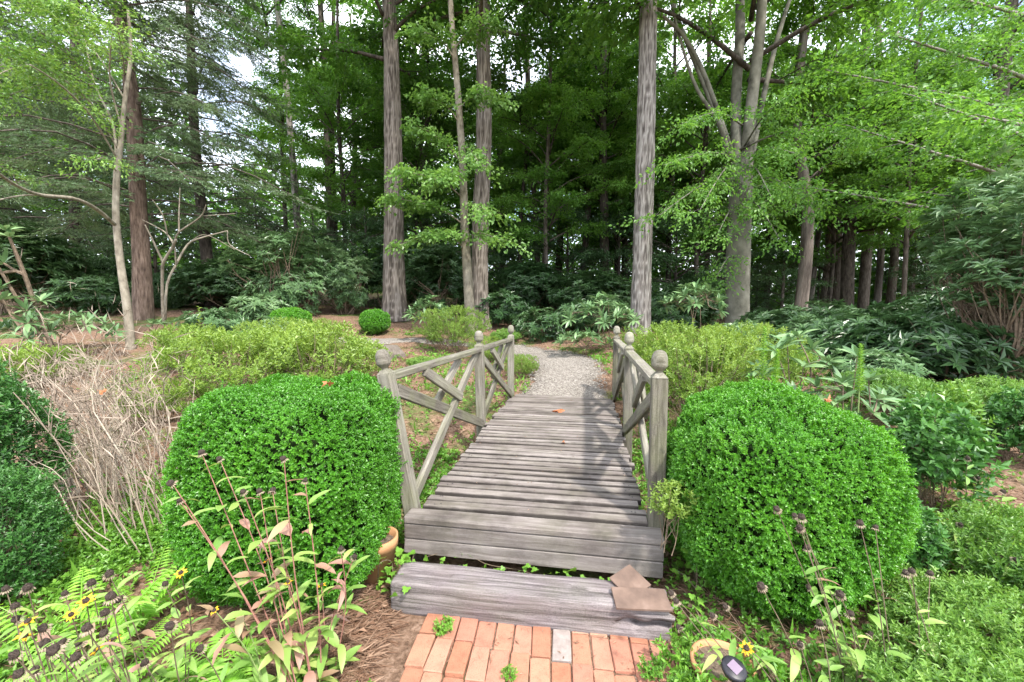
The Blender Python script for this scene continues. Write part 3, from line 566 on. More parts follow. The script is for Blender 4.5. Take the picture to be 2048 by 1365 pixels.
def loose_mesh(seed, rx, ry, h, ns, mat, K=7, slen=.06, L=.035, W=.014, clump=2.2, thr=-.15, shell=.45, upb=.7, base=.12, nst=14, stemr=.006, r_noise=.3):
    """airy shrub: shoots in noisy clumps, thin stems rising from one base. Returns foliage mesh, stems mesh"""
    g = rs(seed); X = g.uniform(-1, 1, (ns * 8, 3)); r = np.linalg.norm(X, axis=1); k = (r < 1) & (r > shell * g.random(len(r)) ** .5) & (X[:, 2] > -.75); X = X[k]
    nz_ = fbm(X * clump + seed * 3.1, seed); X = X[nz_ > thr][:ns]; rr = np.linalg.norm(X, axis=1)
    lump = 1 + .22 * fbm(nrm(X) * 1.7 + seed, seed + 1); P = X * lump[:, None] * [rx, ry, (h - base) / 2] + [0, 0, (h + base) / 2]; P = P[P[:, 2] > .02]; X = X[:len(P)]
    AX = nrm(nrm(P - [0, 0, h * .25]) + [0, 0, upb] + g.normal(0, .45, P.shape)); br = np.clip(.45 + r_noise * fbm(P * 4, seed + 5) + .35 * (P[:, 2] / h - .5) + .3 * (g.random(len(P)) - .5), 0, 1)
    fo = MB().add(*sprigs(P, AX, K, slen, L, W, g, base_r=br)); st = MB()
    for i in range(nst):
        e = P[int(g.integers(len(P)))]; a = g.uniform(0, 6.28); b = np.array([.06 * math.cos(a), .06 * math.sin(a), -.05]); mid = (b + e) / 2 + [e[0] * .12, e[1] * .12, -.1 * h]
        st.add(*tube(catmull([b, mid, e], np.linspace(0, 2, 6)), np.linspace(stemr, stemr * .35, 6), 4))
        for q in range(3):
            f = P[int(g.integers(len(P)))]; 
            if np.linalg.norm(f - e) < max(rx, h) * .7: st.add(*tube([mid, (mid + f) / 2 + [0, 0, .03], f], [stemr * .5, stemr * .4, stemr * .2], 3))
    return fo.mesh("foliage", mat), st.mesh("stem", M['twig'])
def loose_bush(name, loc, label, cat, meshes, scale=1, rz=0, group=None):
    r = empty(name, loc, label, cat, group, rz); tag(ob("foliage", meshes[0], r, scale=scale), kind="stuff"); ob("stem", meshes[1], r, scale=scale); return r

# ------------------------------------------------------------------ clipped box shrubs by the bridge
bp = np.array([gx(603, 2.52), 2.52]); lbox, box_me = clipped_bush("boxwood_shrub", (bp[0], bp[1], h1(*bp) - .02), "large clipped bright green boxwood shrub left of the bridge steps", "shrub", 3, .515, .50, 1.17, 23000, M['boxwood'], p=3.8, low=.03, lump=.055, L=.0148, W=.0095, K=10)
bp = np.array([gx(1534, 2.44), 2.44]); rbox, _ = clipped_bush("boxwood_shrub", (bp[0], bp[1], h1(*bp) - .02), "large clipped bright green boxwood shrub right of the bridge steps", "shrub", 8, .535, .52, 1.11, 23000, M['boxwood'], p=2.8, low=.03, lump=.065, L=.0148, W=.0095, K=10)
side = loose_mesh(61, .12, .10, .30, 170, M['azalea'], K=7, slen=.04, L=.022, W=.012, shell=0, nst=5, stemr=.003)
sp_ = px(1322, 1000, 2.25); r = empty("boxwood_sprout", (sp_[0] + .06, sp_[1] - .02, sp_[2] - .22), "pale green young shoots on the bridge side of the clipped shrub", "shrub"); tag(ob("foliage", side[0], r), kind="stuff"); ob("stem", side[1], r)
GLS = loose_mesh(62, .36, .42, 1.2, 2300, M['glossy'], K=9, slen=.07, L=.032, W=.017, clump=2.6, thr=-.22, shell=.55, upb=.5, base=.02, nst=22, stemr=.008)
for xp, Y, s, lab in [(-28, 2.42, 1.0, "dark glossy leaved shrub cut off by the left edge of the picture"), (18, 2.12, .62, "smaller dark glossy shrub low at the left picture edge")]:
    lp = np.array([gx(xp, Y) - .12, Y]); loose_bush("glossy_shrub", (lp[0], lp[1], h1(*lp) - .02), lab, "shrub", GLS, s, xp)
# two small clipped balls and dark hedges farther back
ball = None
for xp, Y, w, h_, lab in [(590, 10.2, .42, .62, "small dark green clipped ball shrub before the grey rhododendron"), (755, 11.2, .36, .62, "small bright green clipped ball shrub beside the gravel path")]:
    q = gpt(xp, Y); o, ball2 = clipped_bush("ball_shrub", q, lab, "shrub", 17, .5, .5, .8, 3600, M['boxwood'], p=2.2, L=.04, W=.024, K=7, slen=.05, lump=.04, stem=False, mesh=ball, group="small clipped ball shrubs"); ball = ball2
    o.scale = (w / .5, w / .5, h_ / .8)
hedge = None
for xp, Y, w, h_, lab in [(165, 14.5, 1.5, 1.5, "dark clipped hedge mound behind the slim pale tree"), (345, 13.5, .8, .95, "dark clipped hedge mound right of the brown conifer trunk"), (470, 15, 1.4, 1.3, "dark clipped hedge mound in the shade beyond the small forked tree")]:
    q = gpt(xp, Y); o, hedge2 = clipped_bush("hedge_mound", q, lab, "hedge", 19, 1, 1, 1, 3800, M['rhodo_dark'], p=2.4, L=.075, W=.042, K=6, slen=.09, lump=.05, stem=False, mesh=hedge, group="dark clipped hedge mounds"); hedge = hedge2
    o.scale = (w, w * .8, h_)

# ------------------------------------------------------------------ loose azaleas
AZ1 = loose_mesh(31, .75, .6, .78, 950, M['azalea'], K=7, slen=.085, L=.046, W=.021, nst=40, thr=.08, clump=3.2, upb=.9)
AZ2 = loose_mesh(32, .7, .65, .9, 1500, M['azalea'], K=8, slen=.06, L=.034, W=.015, nst=34, thr=.0, clump=3.4, upb=.4)
AZ3 = loose_mesh(33, .6, .55, .5, 1300, M['azgreen'], K=8, slen=.07, L=.042, W=.018, nst=20, thr=.02, clump=3.0)
for args in [(470, 5.2, 1.15, AZ1, 0, "yellow green azalea bush just behind the clipped boxwood"), (640, 5.6, 1.2, AZ1, 2.1, "yellow green azalea bush between the clipped boxwood and the near railing"),
             (345, 4.7, .62, AZ1, 4.0, "low yellow green azalea bush beside the dry stalks"), (560, 6.8, .95, AZ2, 1.0, "azalea bush under the dark clipped ball shrub"), (705, 6.4, .85, AZ1, 3.3, "azalea bush nearest the tree stump"),
             (20, 5.2, .8, AZ1, 5.0, "yellow green azalea at the left edge before the rhododendron"), (110, 5.7, .62, AZ1, 1.4, "smaller yellow green azalea by the dry stalks at the far left"),
             (905, 9.6, 1.15, AZ2, .5, "yellow green azalea at the foot of the twin trunks"), (975, 8.6, .6, AZ2, 2.0, "low azalea behind the middle post of the left railing"), (1043, 7.3, .48, AZ2, 4.4, "small azalea beside the far left post of the bridge"),
             (1395, 5.0, 1.32, AZ2, 1.9, "yellow green azalea right behind the near right railing"), (1345, 5.9, 1.15, AZ2, 5.3, "yellow green azalea beside the middle right post of the bridge"), (1475, 5.7, 1.1, AZ2, .2, "yellow green azalea at the foot of the grey beech"),
             (395, 6.3, .9, AZ1, 2.6, "azalea bush around the tall leafy shoot"), (1560, 6.4, .8, AZ3, 1.1, "green azalea bush on the mulch behind the feathery shoots"), (1760, 5.0, .75, AZ3, 2.7, "green azalea bush below the dark rhododendron mass"), (1985, 4.6, .8, AZ3, .6, "green azalea bush in front of the crooked stems at the right edge"), (1010, 10.8, .7, AZ3, 1.9, "green azalea bush right of the twin trunks"), (480, 8.0, .7, AZ3, 5.5, "green azalea bush on the left mulch bed"), (845, 7.8, .45, AZ3, 4.1, "small green bush behind the left railing near the stump"), (650, 9.6, .7, AZ2, 3.0, "pale azalea between the two clipped ball shrubs")]:
    xp, Y, s, me, rz, lab = args; loose_bush("azalea_bush", gpt(xp, Y) - [0, 0, .04], lab, "bush", me, s, rz, "yellow green azalea bushes")
for xp, Y, s, rz, lab in [(1985, 1.85, .62, 0, "bright green azalea filling the lower right corner"), (2120, 2.2, .8, 2, "bright green azalea at the right picture edge below the dark leafy shrub"), (1850, 1.50, .42, 4, "low bright green azalea beside the solar light"), (2010, 1.45, .62, 1.0, "low bright green azalea in the bottom right corner"), (1730, 1.32, .36, 3.0, "smallest bright green azalea along the bottom edge")]:
    loose_bush("azalea_bush", gpt(xp, Y) - [0, 0, .03], lab, "bush", AZ3, s, rz, "bright green azaleas in the right corner")
# upright leafy shoot over the azalea
def shoot(name, xp, yb, yt, Y, lab, lean=0, L=.05, n=40, mat='azalea'):
    b = px(xp, yb, Y); t = px(xp + lean, yt, Y); r = empty(name, b, lab, "plant"); H = t - b; ob("stem", MB().add(*tube([(0, 0, -.1), H * .5, H], [.005, .004, .002], 5)).mesh("stem", M['gstem']), r)
    g = rs(xp); k = np.linspace(.15, 1, n); P = np.outer(k, H); a = np.arange(n) * 2.4; A = np.stack([np.cos(a), np.sin(a), np.full(n, .55)], 1)
    tag(ob("foliage", MB().add(*kites(P, A, np.tile([0, 0, 1.], (n, 1)) - A * .4, L * (1.1 - .6 * k), L * .34, r=g.uniform(.4, 1, n))).mesh("foliage", M[mat]), r), kind="stuff")
shoot("leafy_shoot", 400, 800, 615, 5.4, "tall pale leafy shoot standing above the azaleas on the left", -2, .085, 60)
for xp, yb, yt, Y, ln, lab in [(1524, 790, 655, 3.3, 6, "feathery green shoot rising behind the clipped shrub nearest the azalea"), (1548, 790, 700, 3.2, 8, "shorter feathery green shoot behind the clipped shrub"), (1718, 800, 690, 3.2, 4, "spiky green shoot in front of the pale rhododendron")]:
    shoot("feathery_shoot", xp, yb, yt, Y, lab, ln, .05, 110, 'cover')

# ------------------------------------------------------------------ rhododendrons
RH_LEAF = [MB().add(*bigleaf(1, .25, c, f, 5, .85)).mesh("leaf", M['rhodo'], True) for c, f in ((.12, .25), (.3, .2), (.5, .3))]
for k, me in enumerate(RH_LEAF): me.attributes["rnd"].data.foreach_set("value", np.full(len(me.vertices), (.25, .5, .8)[k], np.float32))
def whorl_dirs(axis, n, g, open_=.9):
    d, s, u = basis(axis); a0 = g.uniform(0, 6.28)
    return [nrm(s * math.cos(a0 + i * 6.283 / n) + u * math.sin(a0 + i * 6.283 / n) + d * g.uniform(.15, open_)) for i in range(n)]
def rhodo_near(loc, label, tips, leafL, seed, group="rhododendrons near the bridge", nl=(10, 14), base=(0, 0, 0), rstem=.010, open_=.8):
    """near shrub: bare stems forking to leaf whorls, each leaf a part"""
    g = rs(seed); root = empty("rhododendron", loc, label, "shrub", group); base = np.asarray(base, float); forks = []
    for k, tp in enumerate(tips):
        tp = np.asarray(tp, float)
        b = base + np.append(g.normal(0, .03, 2), -.06) if (k < 3 or not forks) else forks[int(np.argmin([np.linalg.norm(f - tp) for f in forks]))]
        mid = b * .45 + tp * .55 + np.append(g.normal(0, .06, 2), -.08 * np.linalg.norm(tp - b)); forks.append(mid)
        ob("stem", MB().add(*tube(catmull([b, mid, tp], np.linspace(0, 2, 7)), np.linspace(rstem, rstem * .45, 7), 5)).mesh("stem", M['twig']), root)
        ax = nrm(nrm(tp - mid) + [0, 0, .9] + g.normal(0, .2, 3))
        for d in whorl_dirs(ax, int(g.integers(*nl)), g, open_):
            o = ob("leaf", RH_LEAF[int(g.integers(3))], root); Rm = rot_to(d, g.normal(0, .3)).to_4x4(); Rm.translation = Vector(tp + d * .008)
            o.matrix_basis = Rm @ Matrix.Scale(leafL * g.uniform(.75, 1.15), 4)
    return root
def tips_in(n, rx, ry, h0, h1_, seed):
    g = rs(seed); out = []
    for k in range(n):
        a = k * 2.4 + g.uniform(-.4, .4); r = math.sqrt((k + .6) / n); out.append((rx * r * math.cos(a), ry * r * math.sin(a), h0 + (h1_ - h0) * (1 - r * r * .55) * g.uniform(.8, 1.05)))
    return out
rhodo_near(gpt(1200, 9.3), "dark rhododendron left of the tall straight trunk beyond the bridge", tips_in(30, .85, .5, .2, 1.15, 1), .24, 1, base=(.15, 0, 0))
rhodo_near(gpt(1165, 8.9) , "low grey green rhododendron at the bend of the gravel path", tips_in(14, .55, .4, .12, .5, 2), .22, 2)
rhodo_near(gpt(1380, 8.6), "rhododendron with dry flower stalks between the tall trunk and the beech", tips_in(24, .6, .5, .5, 1.35, 3), .22, 3)
rhodo_near(gpt(1600, 4.3), "pale rhododendron with long arching stems behind the right clipped shrub", [(x_ * 1.1, y_, z_ * 1.62) for x_, y_, z_ in [(-.25, 0, .62), (-.1, .1, .66), (.0, 0, .52), (.25, .05, .55), (.3, -.1, .42), (.42, 0, .36), (.1, -.1, .3), (-.3, .1, .45), (.05, .2, .7), (-.15, -.15, .35), (.5, .1, .2), (-.4, 0, .5), (.2, .2, .62), (-.3, -.1, .3), (.35, .15, .5), (.0, -.2, .42)]], .20, 4)
rhodo_near(gpt(1705, 3.8), "tall thin rhododendron standing up above the right clipped shrub", [(x_, y_, z_ * 1.38) for x_, y_, z_ in [(0, 0, .78), (.13, .02, .62), (-.09, .03, .6), (.1, -.08, .42), (-.05, -.1, .34), (.16, .1, .3), (-.16, .1, .36), (.2, 0, .5), (-.2, -.05, .48)]], .19, 5)
rhodo_near(gpt(1790, 4.5), "small low rhododendron on the mulch right of the clipped shrub", tips_in(9, .26, .2, .12, .32, 6), .19, 6)
rhodo_near(gpt(1965, 3.9), "low pale rhododendron at the foot of the tangled stems on the right", tips_in(10, .35, .25, .08, .22, 7), .17, 7)
rhodo_near(gpt(862, 10.2), "blue green rhododendron to the right of the flared trunk", tips_in(22, .55, .4, .2, 1.05, 8), .23, 8)
rhodo_near(gpt(325, 8.3), "tiny rhododendron sprouting at the foot of the forked bare tree", tips_in(5, .18, .18, .1, .34, 9), .16, 9)
rhodo_near(gpt(130, 7.0), "dark low rhododendron spreading under the slim pale tree", tips_in(28, 1.0, .6, .1, .65, 10), .21, 10)
rhodo_near(gpt(415, 7.0), "little rhododendron behind the tall leafy shoot", tips_in(7, .25, .25, .1, .32, 11), .14, 11)
rhodo_near(gpt(20, 6.2), "pale rhododendron with bare leaning stems at the left edge", [(-.2, 0, 1.9), (.1, .1, 1.95), (.05, -.2, 1.65), (.25, 0, 1.85), (-.1, .2, 1.5), (.3, .1, .8), (.15, -.1, .95), (.4, 0, .62), (0, 0, 1.1), (-.25, .1, 1.35), (.45, .15, .95), (.1, .1, .5), (.5, -.1, .4)], .23, 12, base=(.55, .2, 0), rstem=.028)
rhodo_near(gpt(610, 8.0), "pale rhododendron in front of the dark clipped ball shrub", tips_in(14, .45, .3, .2, .5, 13), .20, 13)

def whorl_mesh(seed, rx, ry, h, nw, mat, L=.15, W=.045, thr=-.1, nst=14, clump=1.6, stemr=.025, h0=.15):
    """thicket: leaf whorls through a noisy volume plus crooked stems"""
    g = rs(seed); X = g.uniform(-1, 1, (nw * 9, 3)); r = np.linalg.norm(X, axis=1); X = X[(r < 1) & (r > .35 * g.random(len(r)))]; X = X[fbm(X * clump + seed, seed) > thr][:nw]
    lump = 1 + .42 * fbm(nrm(X) * 2.0 + seed, seed + 1); P = X * lump[:, None] * [rx, ry, (h - h0) / 2] + [0, 0, (h + h0) / 2]; P = P[P[:, 2] > .05]
    AX = nrm(nrm(P - [0, 0, h * .3]) + [0, 0, .9] + g.normal(0, .3, P.shape)); K = 9; p0 = perp(AX, g); p1 = np.cross(AX, p0); a = np.arange(K) * 2 * np.pi / K
    D = nrm(p0[:, None] * np.cos(a)[None, :, None] + p1[:, None] * np.sin(a)[None, :, None] + AX[:, None] * g.uniform(-.1, .8, (len(P), K, 1)) * .8 + AX[:, None] * .15 + g.normal(0, .12, (len(P), K, 3)))
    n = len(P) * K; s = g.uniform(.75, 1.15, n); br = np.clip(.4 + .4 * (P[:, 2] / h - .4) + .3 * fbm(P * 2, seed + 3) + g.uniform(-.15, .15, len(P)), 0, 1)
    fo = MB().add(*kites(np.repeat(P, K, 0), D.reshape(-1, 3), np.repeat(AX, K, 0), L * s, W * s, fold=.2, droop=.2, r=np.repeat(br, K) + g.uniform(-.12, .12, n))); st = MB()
    for k in range(nst):
        e = P[int(g.integers(len(P)))]; a0 = g.uniform(0, 6.28); b = np.array([.35 * rx * math.cos(a0) * g.random(), .35 * ry * math.sin(a0) * g.random(), -.1]); m1 = b * .6 + e * .4 + np.append(g.normal(0, .12 * rx, 2), 0); m2 = b * .25 + e * .75 + g.normal(0, .1, 3)
        st.add(*tube(catmull([b, m1, m2, e], np.linspace(0, 3, 10)), np.linspace(stemr, stemr * .25, 10), 5))
        for q in range(3):
            f = P[np.argmin(np.linalg.norm(P - (m2 + g.normal(0, .4 * rx, 3)), axis=1))]; st.add(*tube(catmull([m1, (m1 + f) / 2 + g.normal(0, .08, 3), f], np.linspace(0, 2, 6)), np.linspace(stemr * .5, stemr * .15, 6), 4))
    return fo.mesh("foliage", mat), st.mesh("stem", M['twig'])
TH1 = whorl_mesh(41, 1.3, 1.0, 2.6, 900, M['rhodo'], L=.165, W=.05, thr=.02, nst=26, clump=2.0)
TH3 = whorl_mesh(43, 1.3, .95, 3.2, 520, M['rhodo'], L=.17, W=.055, thr=.12, nst=40, clump=2.3, stemr=.022, h0=1.15)
TH4 = whorl_mesh(44, .95, .8, .95, 260, M['rhodo_dark'], L=.17, W=.055, thr=-.1, nst=8, stemr=.012, h0=.05)
TH5 = whorl_mesh(45, .8, .7, .9, 190, M['rhodo'], L=.19, W=.055, thr=-.1, nst=10, stemr=.012, h0=.1)
TH2 = whorl_mesh(42, 1.5, 1.2, 2.2, 900, M['rhodo_dark'], L=.19, W=.062, thr=0, nst=10)
for xp, Y, s, me, rz, lab in [(585, 13.0, (1.15, 1.0, 1.05), TH1, 0, "large grey green rhododendron thicket before the dark wood"), (700, 14.0, (.8, .8, .85), TH1, 2.0, "rhododendron thicket left of the flared trunk"),
        (2015, 5.9, (.95, .9, .95), TH3, 1.0, "tall tangled rhododendron at the right edge with bare crooked stems"), (1990, 6.8, (1.0, 1.0, 1.10), TH3, 4.2, "tallest rhododendron behind the tangled one at the right edge"),
        (1770, 9.0, 1.15, TH4, .5, "dark rhododendron mass under the trees right of the beech"), (1900, 7.6, 1.05, TH4, 2.5, "dark rhododendron before the tangled stems on the right"), (1640, 11.5, 1.2, TH4, 4.0, "low dark evergreen shrub behind the pale rhododendron"),
        (1880, 10.5, 1.5, TH4, 1.2, "dark evergreen shrub in the shade of the wood on the right"), (880, 15.5, (1.1, 1, 1.1), TH2, 3.1, "dark evergreen shrub behind the twin trunks"), (1060, 16, (1.2, 1, .9), TH2, 5.0, "dark evergreen shrub at the end of the path"), (1180, 15, (1.2, 1, .8), TH2, .9, "dark evergreen shrub left of the tall straight trunk"),
        (1560, 9.6, 1.0, TH4, 2.2, "low dark shrub directly right of the beech foot"), (1700, 7.2, 1.0, TH4, 3.3, "low dark rhododendron behind the tall thin one"), (1820, 6.4, 1.05, TH4, 5.1, "low dark rhododendron on the mulch before the tangled stems"), (1330, 12.5, 1.2, TH4, 1.7, "low dark shrub behind the azalea at the tall straight trunk"), (1000, 13, 1.1, TH4, 2.9, "low dark shrub right of the twin trunks"), (215, 11.5, 1.1, TH4, 4.4, "low dark shrub behind the slim pale tree"), (1080, 11.3, .85, TH4, 1.1, "low dark shrub where the gravel path turns"), (1165, 11.8, .95, TH4, 3.7, "low dark shrub behind the rhododendron at the path bend"), (520, 10.6, .9, TH5, 2.6, "low grey green shrub left of the dark clipped ball"), (1210, 13, 1.1, TH5, .6, "grey green shrub in the shade behind the path bend"), (1480, 8.4, .75, TH5, 1.3, "grey green rhododendron in front of the beech foot"), (1620, 8.2, .9, TH5, 4.4, "grey green rhododendron between the beech and the dark mass"), (1930, 6.3, .8, TH5, 2.2, "grey green rhododendron under the crooked stems at the right"), (1740, 5.6, .6, TH5, 5.2, "small grey green rhododendron on the right mulch bed"), (440, 9.0, .7, TH5, .8, "small grey green rhododendron right of the forked bare tree"), (560, 8.8, .7, TH5, 3.6, "small grey green rhododendron left of the path"), (60, 11.5, (1.3, 1, 1.0), TH2, 2.0, "dark evergreen shrub behind the leaning stems at the left edge"), (480, 13.5, (1.0, .9, .7), TH2, 4.6, "dark shrub under the conifer branches"), (1400, 15.5, (1.2, 1, .8), TH2, 3.9, "dark evergreen shrub between the tall trunk and the beech"), (800, 16.5, (1.2, 1, 1.2), TH2, .4, "dark evergreen shrub behind the flared trunk")]:
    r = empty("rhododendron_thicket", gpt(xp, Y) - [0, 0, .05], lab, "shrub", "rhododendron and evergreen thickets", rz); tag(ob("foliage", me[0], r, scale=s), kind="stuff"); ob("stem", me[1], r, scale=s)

# ------------------------------------------------------------------ trees
def bough(pts, rad, g, fo, wo, nsub=8, sublen=.8, nspray=5, leaves=16, L=.09, W=.06, droop=.25, spray_r=.26, start=.25, flat=.75, base_r=None, sides=6, subrad=.35):
    """a limb with side branches carrying flat sprays of leaves"""
    P = catmull(np.asarray(pts, float), np.linspace(0, len(pts) - 1, 10)); wo.add(*tube(P, np.linspace(rad[0], rad[1], 10), sides))
    C = []; D = []
    for k in range(nsub):
        t = start + (1 - start) * (k + g.random()) / nsub; q = catmull(np.asarray(pts, float), np.array([t * (len(pts) - 1)]))[0]; q2 = catmull(np.asarray(pts, float), np.array([min(t + .05, 1) * (len(pts) - 1)]))[0]
        ax = nrm(q2 - q) if t < .99 else nrm(P[-1] - P[-2]); sd = nrm(np.cross(ax, [0, 0, 1.])) * (1 if k % 2 else -1)
        d = nrm(ax * g.uniform(.4, 1.1) + sd * g.uniform(.5, 1.1) + [0, 0, g.uniform(-.25, .35)]); ln = sublen * g.uniform(.55, 1.2) * (1.1 - .4 * t)
        e = q + d * ln + [0, 0, -droop * ln * .6]; m = q + d * ln * .5 + [0, 0, .04 * ln]; r0 = max(rad[0] * (1 - t) + rad[1] * t, rad[1]) * subrad
        wo.add(*tube([q, m, e], [r0, r0 * .7, r0 * .25], 3, cap=False))
        for j in range(nspray):
            f = (j + .6 + g.uniform(-.3, .3)) / nspray; c = (q * (1 - f) ** 2 + 2 * m * f * (1 - f) + e * f * f) + g.normal(0, .10 * ln, 3) * [1, 1, .5]; C.append(c); D.append(nrm(d + g.normal(0, .5, 3) * [1, 1, .3]))
    C = np.array(C); D = np.array(D); n = len(C); D[:, 2] -= droop; D = nrm(D); N = nrm(np.array([0, 0, 1.]) * flat + g.normal(0, .35, (n, 3))); S = nrm(np.cross(D, N))
    a = g.uniform(-.5, 1, (n, leaves)) * spray_r * 1.3; b = g.normal(0, .42, (n, leaves)) * spray_r; c = g.normal(0, .12, (n, leaves)) * spray_r
    pos = C[:, None] + D[:, None] * a[..., None] + S[:, None] * b[..., None] + N[:, None] * c[..., None] - np.array([0, 0, 1.]) * (np.abs(a)[..., None] * .15)
    ax = nrm(D[:, None] * .8 + S[:, None] * (np.sign(b) * g.uniform(.3, 1.2, b.shape))[..., None] + g.normal(0, .3, pos.shape) - np.array([0, 0, .2])); nn = nrm(N[:, None] + g.normal(0, .3, pos.shape))
    sc = g.uniform(.65, 1.2, n * leaves); br = np.clip((g.random(n) if base_r is None else base_r + g.normal(0, .15, n)), 0, 1)
    fo.add(*kites(pos.reshape(-1, 3), ax.reshape(-1, 3), nn.reshape(-1, 3), L * sc, W * sc, fold=.15, droop=.12, r=np.repeat(br, leaves) * .7 + g.random(n * leaves) * .3))
def crown_mesh(seed, R, H, nl, leafmat_, barkmat, L=.11, W=.075, nsub=8, nspray=6, leaves=18, spray_r=.32, low=.0, droop=.25, rise=.35, trunk_r=.09):
    g = rs(seed); fo, wo = MB(), MB()
    for k in range(nl):
        t = (k + g.random()) / nl; z0 = low + t * H * .85; prof = math.sin(math.pi * min(.18 + .80 * t, .97)) ** .7; ln = R * prof * g.uniform(.65, 1.15); a = k * 2.4 + g.uniform(-.4, .4); d = np.array([math.cos(a), math.sin(a), 0])
        rs_ = rise + .5 * t + g.uniform(-.15, .2); p0 = np.array([0, 0, z0]); p1 = p0 + d * ln * .35 + [0, 0, ln * .35 * rs_ * 1.2]; p2 = p0 + d * ln * .7 + [0, 0, ln * .6 * rs_]; p3 = p0 + d * ln + [0, 0, ln * .7 * rs_ - .1 * ln * droop]
        side = np.array([-d[1], d[0], 0]) * g.normal(0, .12 * ln); bough([p0, p1 + side * .5, p2 + side, p3 + side * .6], (trunk_r * (1 - t * .6) * .6, .012), g, fo, wo, nsub, R * .32, nspray, leaves, L, W, droop, spray_r, base_r=g.uniform(.15, .85), sides=5)
    return fo.mesh("crown", leafmat_), wo.mesh("limbs", barkmat, True)
def trunk_obj(root, pts, rad, mat, n=12, sub=24, bark=0.0, seed=0, name="trunk"):
    return ob(name, MB().add(*tube(pts, rad, n, sub=sub, bark=bark, seed=seed)).mesh(name, mat, True), root)
def crown_on(root, me, loc, scale, rz):
    c = ob("crown", me[0], root, loc, (0, 0, rz), scale); tag(c, kind="stuff"); ob("limbs", me[1], root, loc, (0, 0, rz), scale)
CR = [crown_mesh(71, 3.2, 8, 26, M['canopy'], M['bark_dark'], leaves=24), crown_mesh(72, 3.4, 7, 24, M['canopy'], M['bark_dark'], leaves=24, rise=.15), crown_mesh(73, 3.0, 8, 26, M['canopy_lt'], M['bark_dark'], leaves=22)]
UND = crown_mesh(75, 1.9, 4.6, 26, M['rhodo_dark'], M['bark_dark'], L=.09, W=.05, nsub=7, nspray=5, leaves=14, spray_r=.26, low=.3, rise=.2, droop=.35, trunk_r=.06)

def px_poly(base, pts, Y, dy=None):
    """polyline of a traced stem in coordinates local to its base"""
    return np.array([px(x, y, Y + (dy[k] if dy else 0)) - base for k, (x, y) in enumerate(pts)])
# tall straight trunks that rise out of the picture
def tall_tree(name, label, pts, Y, wpx, mat, crown, bark, seed, n=72, sub=170, zc=8.5, sc=1.25, extra=6):
    base = px(pts[0][0], pts[0][1], Y); base[2] = h1(base[0], base[1]) - .05
    P = [px(x, y, Y) - base for x, y in pts]; P[0] = np.array([0, 0, 0.]); d = nrm(P[-1] - P[-2]); P.append(P[-1] + d * extra); r = [w / FPX * Y / 2 * .84 for w in wpx]; r.append(r[-1] * .6)
    root = empty(name, base, label, "tree"); trunk_obj(root, P, r, mat, n, sub, bark, seed)
    if crown is not None: crown_on(root, CR[crown], P[-1] + [0, 0, zc - P[-1][2]], sc, seed)
    return root, base, P
tall_tree("tall_tree", "tall tree with thick flared brown grey trunk left of the twin trunks", [(791, 643), (789, 600), (788, 500), (787, 300), (783, 120), (778, 0)], 13, [74, 54, 46, 41, 34, 30], M['bark_brown'], 0, .013, 1, zc=7.2)
tall_tree("tall_tree", "tall grey brown trunk of the twin pair directly above the left railing", [(962, 662), (961, 640), (960, 560), (962, 420), (968, 250), (965, 0)], 12.5, [56, 44, 38, 37, 34, 31], M['bark_brown'], 1, .013, 2, zc=7.6)
tall_tree("tall_tree", "tall straight tree with pale furrowed bark rising behind the right railing", [(1279, 680), (1280, 650), (1283, 560), (1288, 400), (1293, 200), (1297, 0)], 11, [64, 50, 43, 42, 40, 37], M['bark_grey'], 0, .015, 3, zc=7.8)
tall_tree("slim_tree", "slim leaning trunk against the bright sky gap on the left", [(605, 560), (590, 380), (575, 200), (553, 0)], 19, [18, 15, 13, 12], M['bark_grey'], 2, .01, 4, 14, 30, zc=10.5, sc=.9)
tall_tree("slim_tree", "slim dark trunk left of the flared tall trunk", [(662, 560), (657, 380), (650, 150), (640, 0)], 21, [17, 14, 13, 12], M['bark_dark'], 2, .01, 5, 14, 30, zc=9, sc=.9)
tall_tree("slim_tree", "slim dark trunk close beside the other one left of the flared trunk", [(676, 560), (667, 380), (664, 150), (668, 0)], 23, [14, 11, 10, 9], M['bark_dark'], None, .01, 6, 12, 30)

# maple sapling in front of the twin trunks: pale smooth stem with tiers of light foliage
Y0 = 11.6; base = px(942, 640, Y0); base[2] = h1(base[0], base[1]) - .05; r = empty("maple_tree", base, "thin pale stemmed young maple with tiers of light green leaves", "tree"); P = px_poly(base, [(942, 640), (936, 560), (930, 470), (925, 330), (915, 180), (902, 20), (898, -120)], Y0); P[0] = (0, 0, 0)
trunk_obj(r, P, [w / FPX * Y0 / 2 * .85 for w in (26, 22, 20, 17, 15, 12, 8)], M['bark_pale'], 12, 40, .004, 9); fo, wo = MB(), MB(); g = rs(91)
for (a, b, dy, n) in [((930, 400), (800, 340), -1.2, 9), ((928, 450), (780, 395), -1.0, 9), ((930, 500), (860, 470), -.9, 7), ((928, 420), (985, 430), -1.0, 6), ((925, 330), (830, 250), -.6, 7), ((925, 300), (960, 330), -.9, 6), ((920, 250), (850, 190), -.6, 7), ((918, 220), (985, 190), -.8, 7), ((910, 120), (840, 60), -.7, 8), ((908, 100), (990, 40), -.6, 8), ((928, 470), (800, 490), -.8, 5), ((930, 480), (1000, 480), -1.0, 5), ((925, 350), (870, 360), -1.4, 7)]:
    p0 = px(*a, Y0) - base; p3 = px(*b, Y0 + dy) - base; p1 = p0 * .6 + p3 * .4 + [0, 0, .18]; bough([p0, p1, p3], (.022, .006), g, fo, wo, n, .6, 5, 16, .105, .075, .3, .24, start=.3)
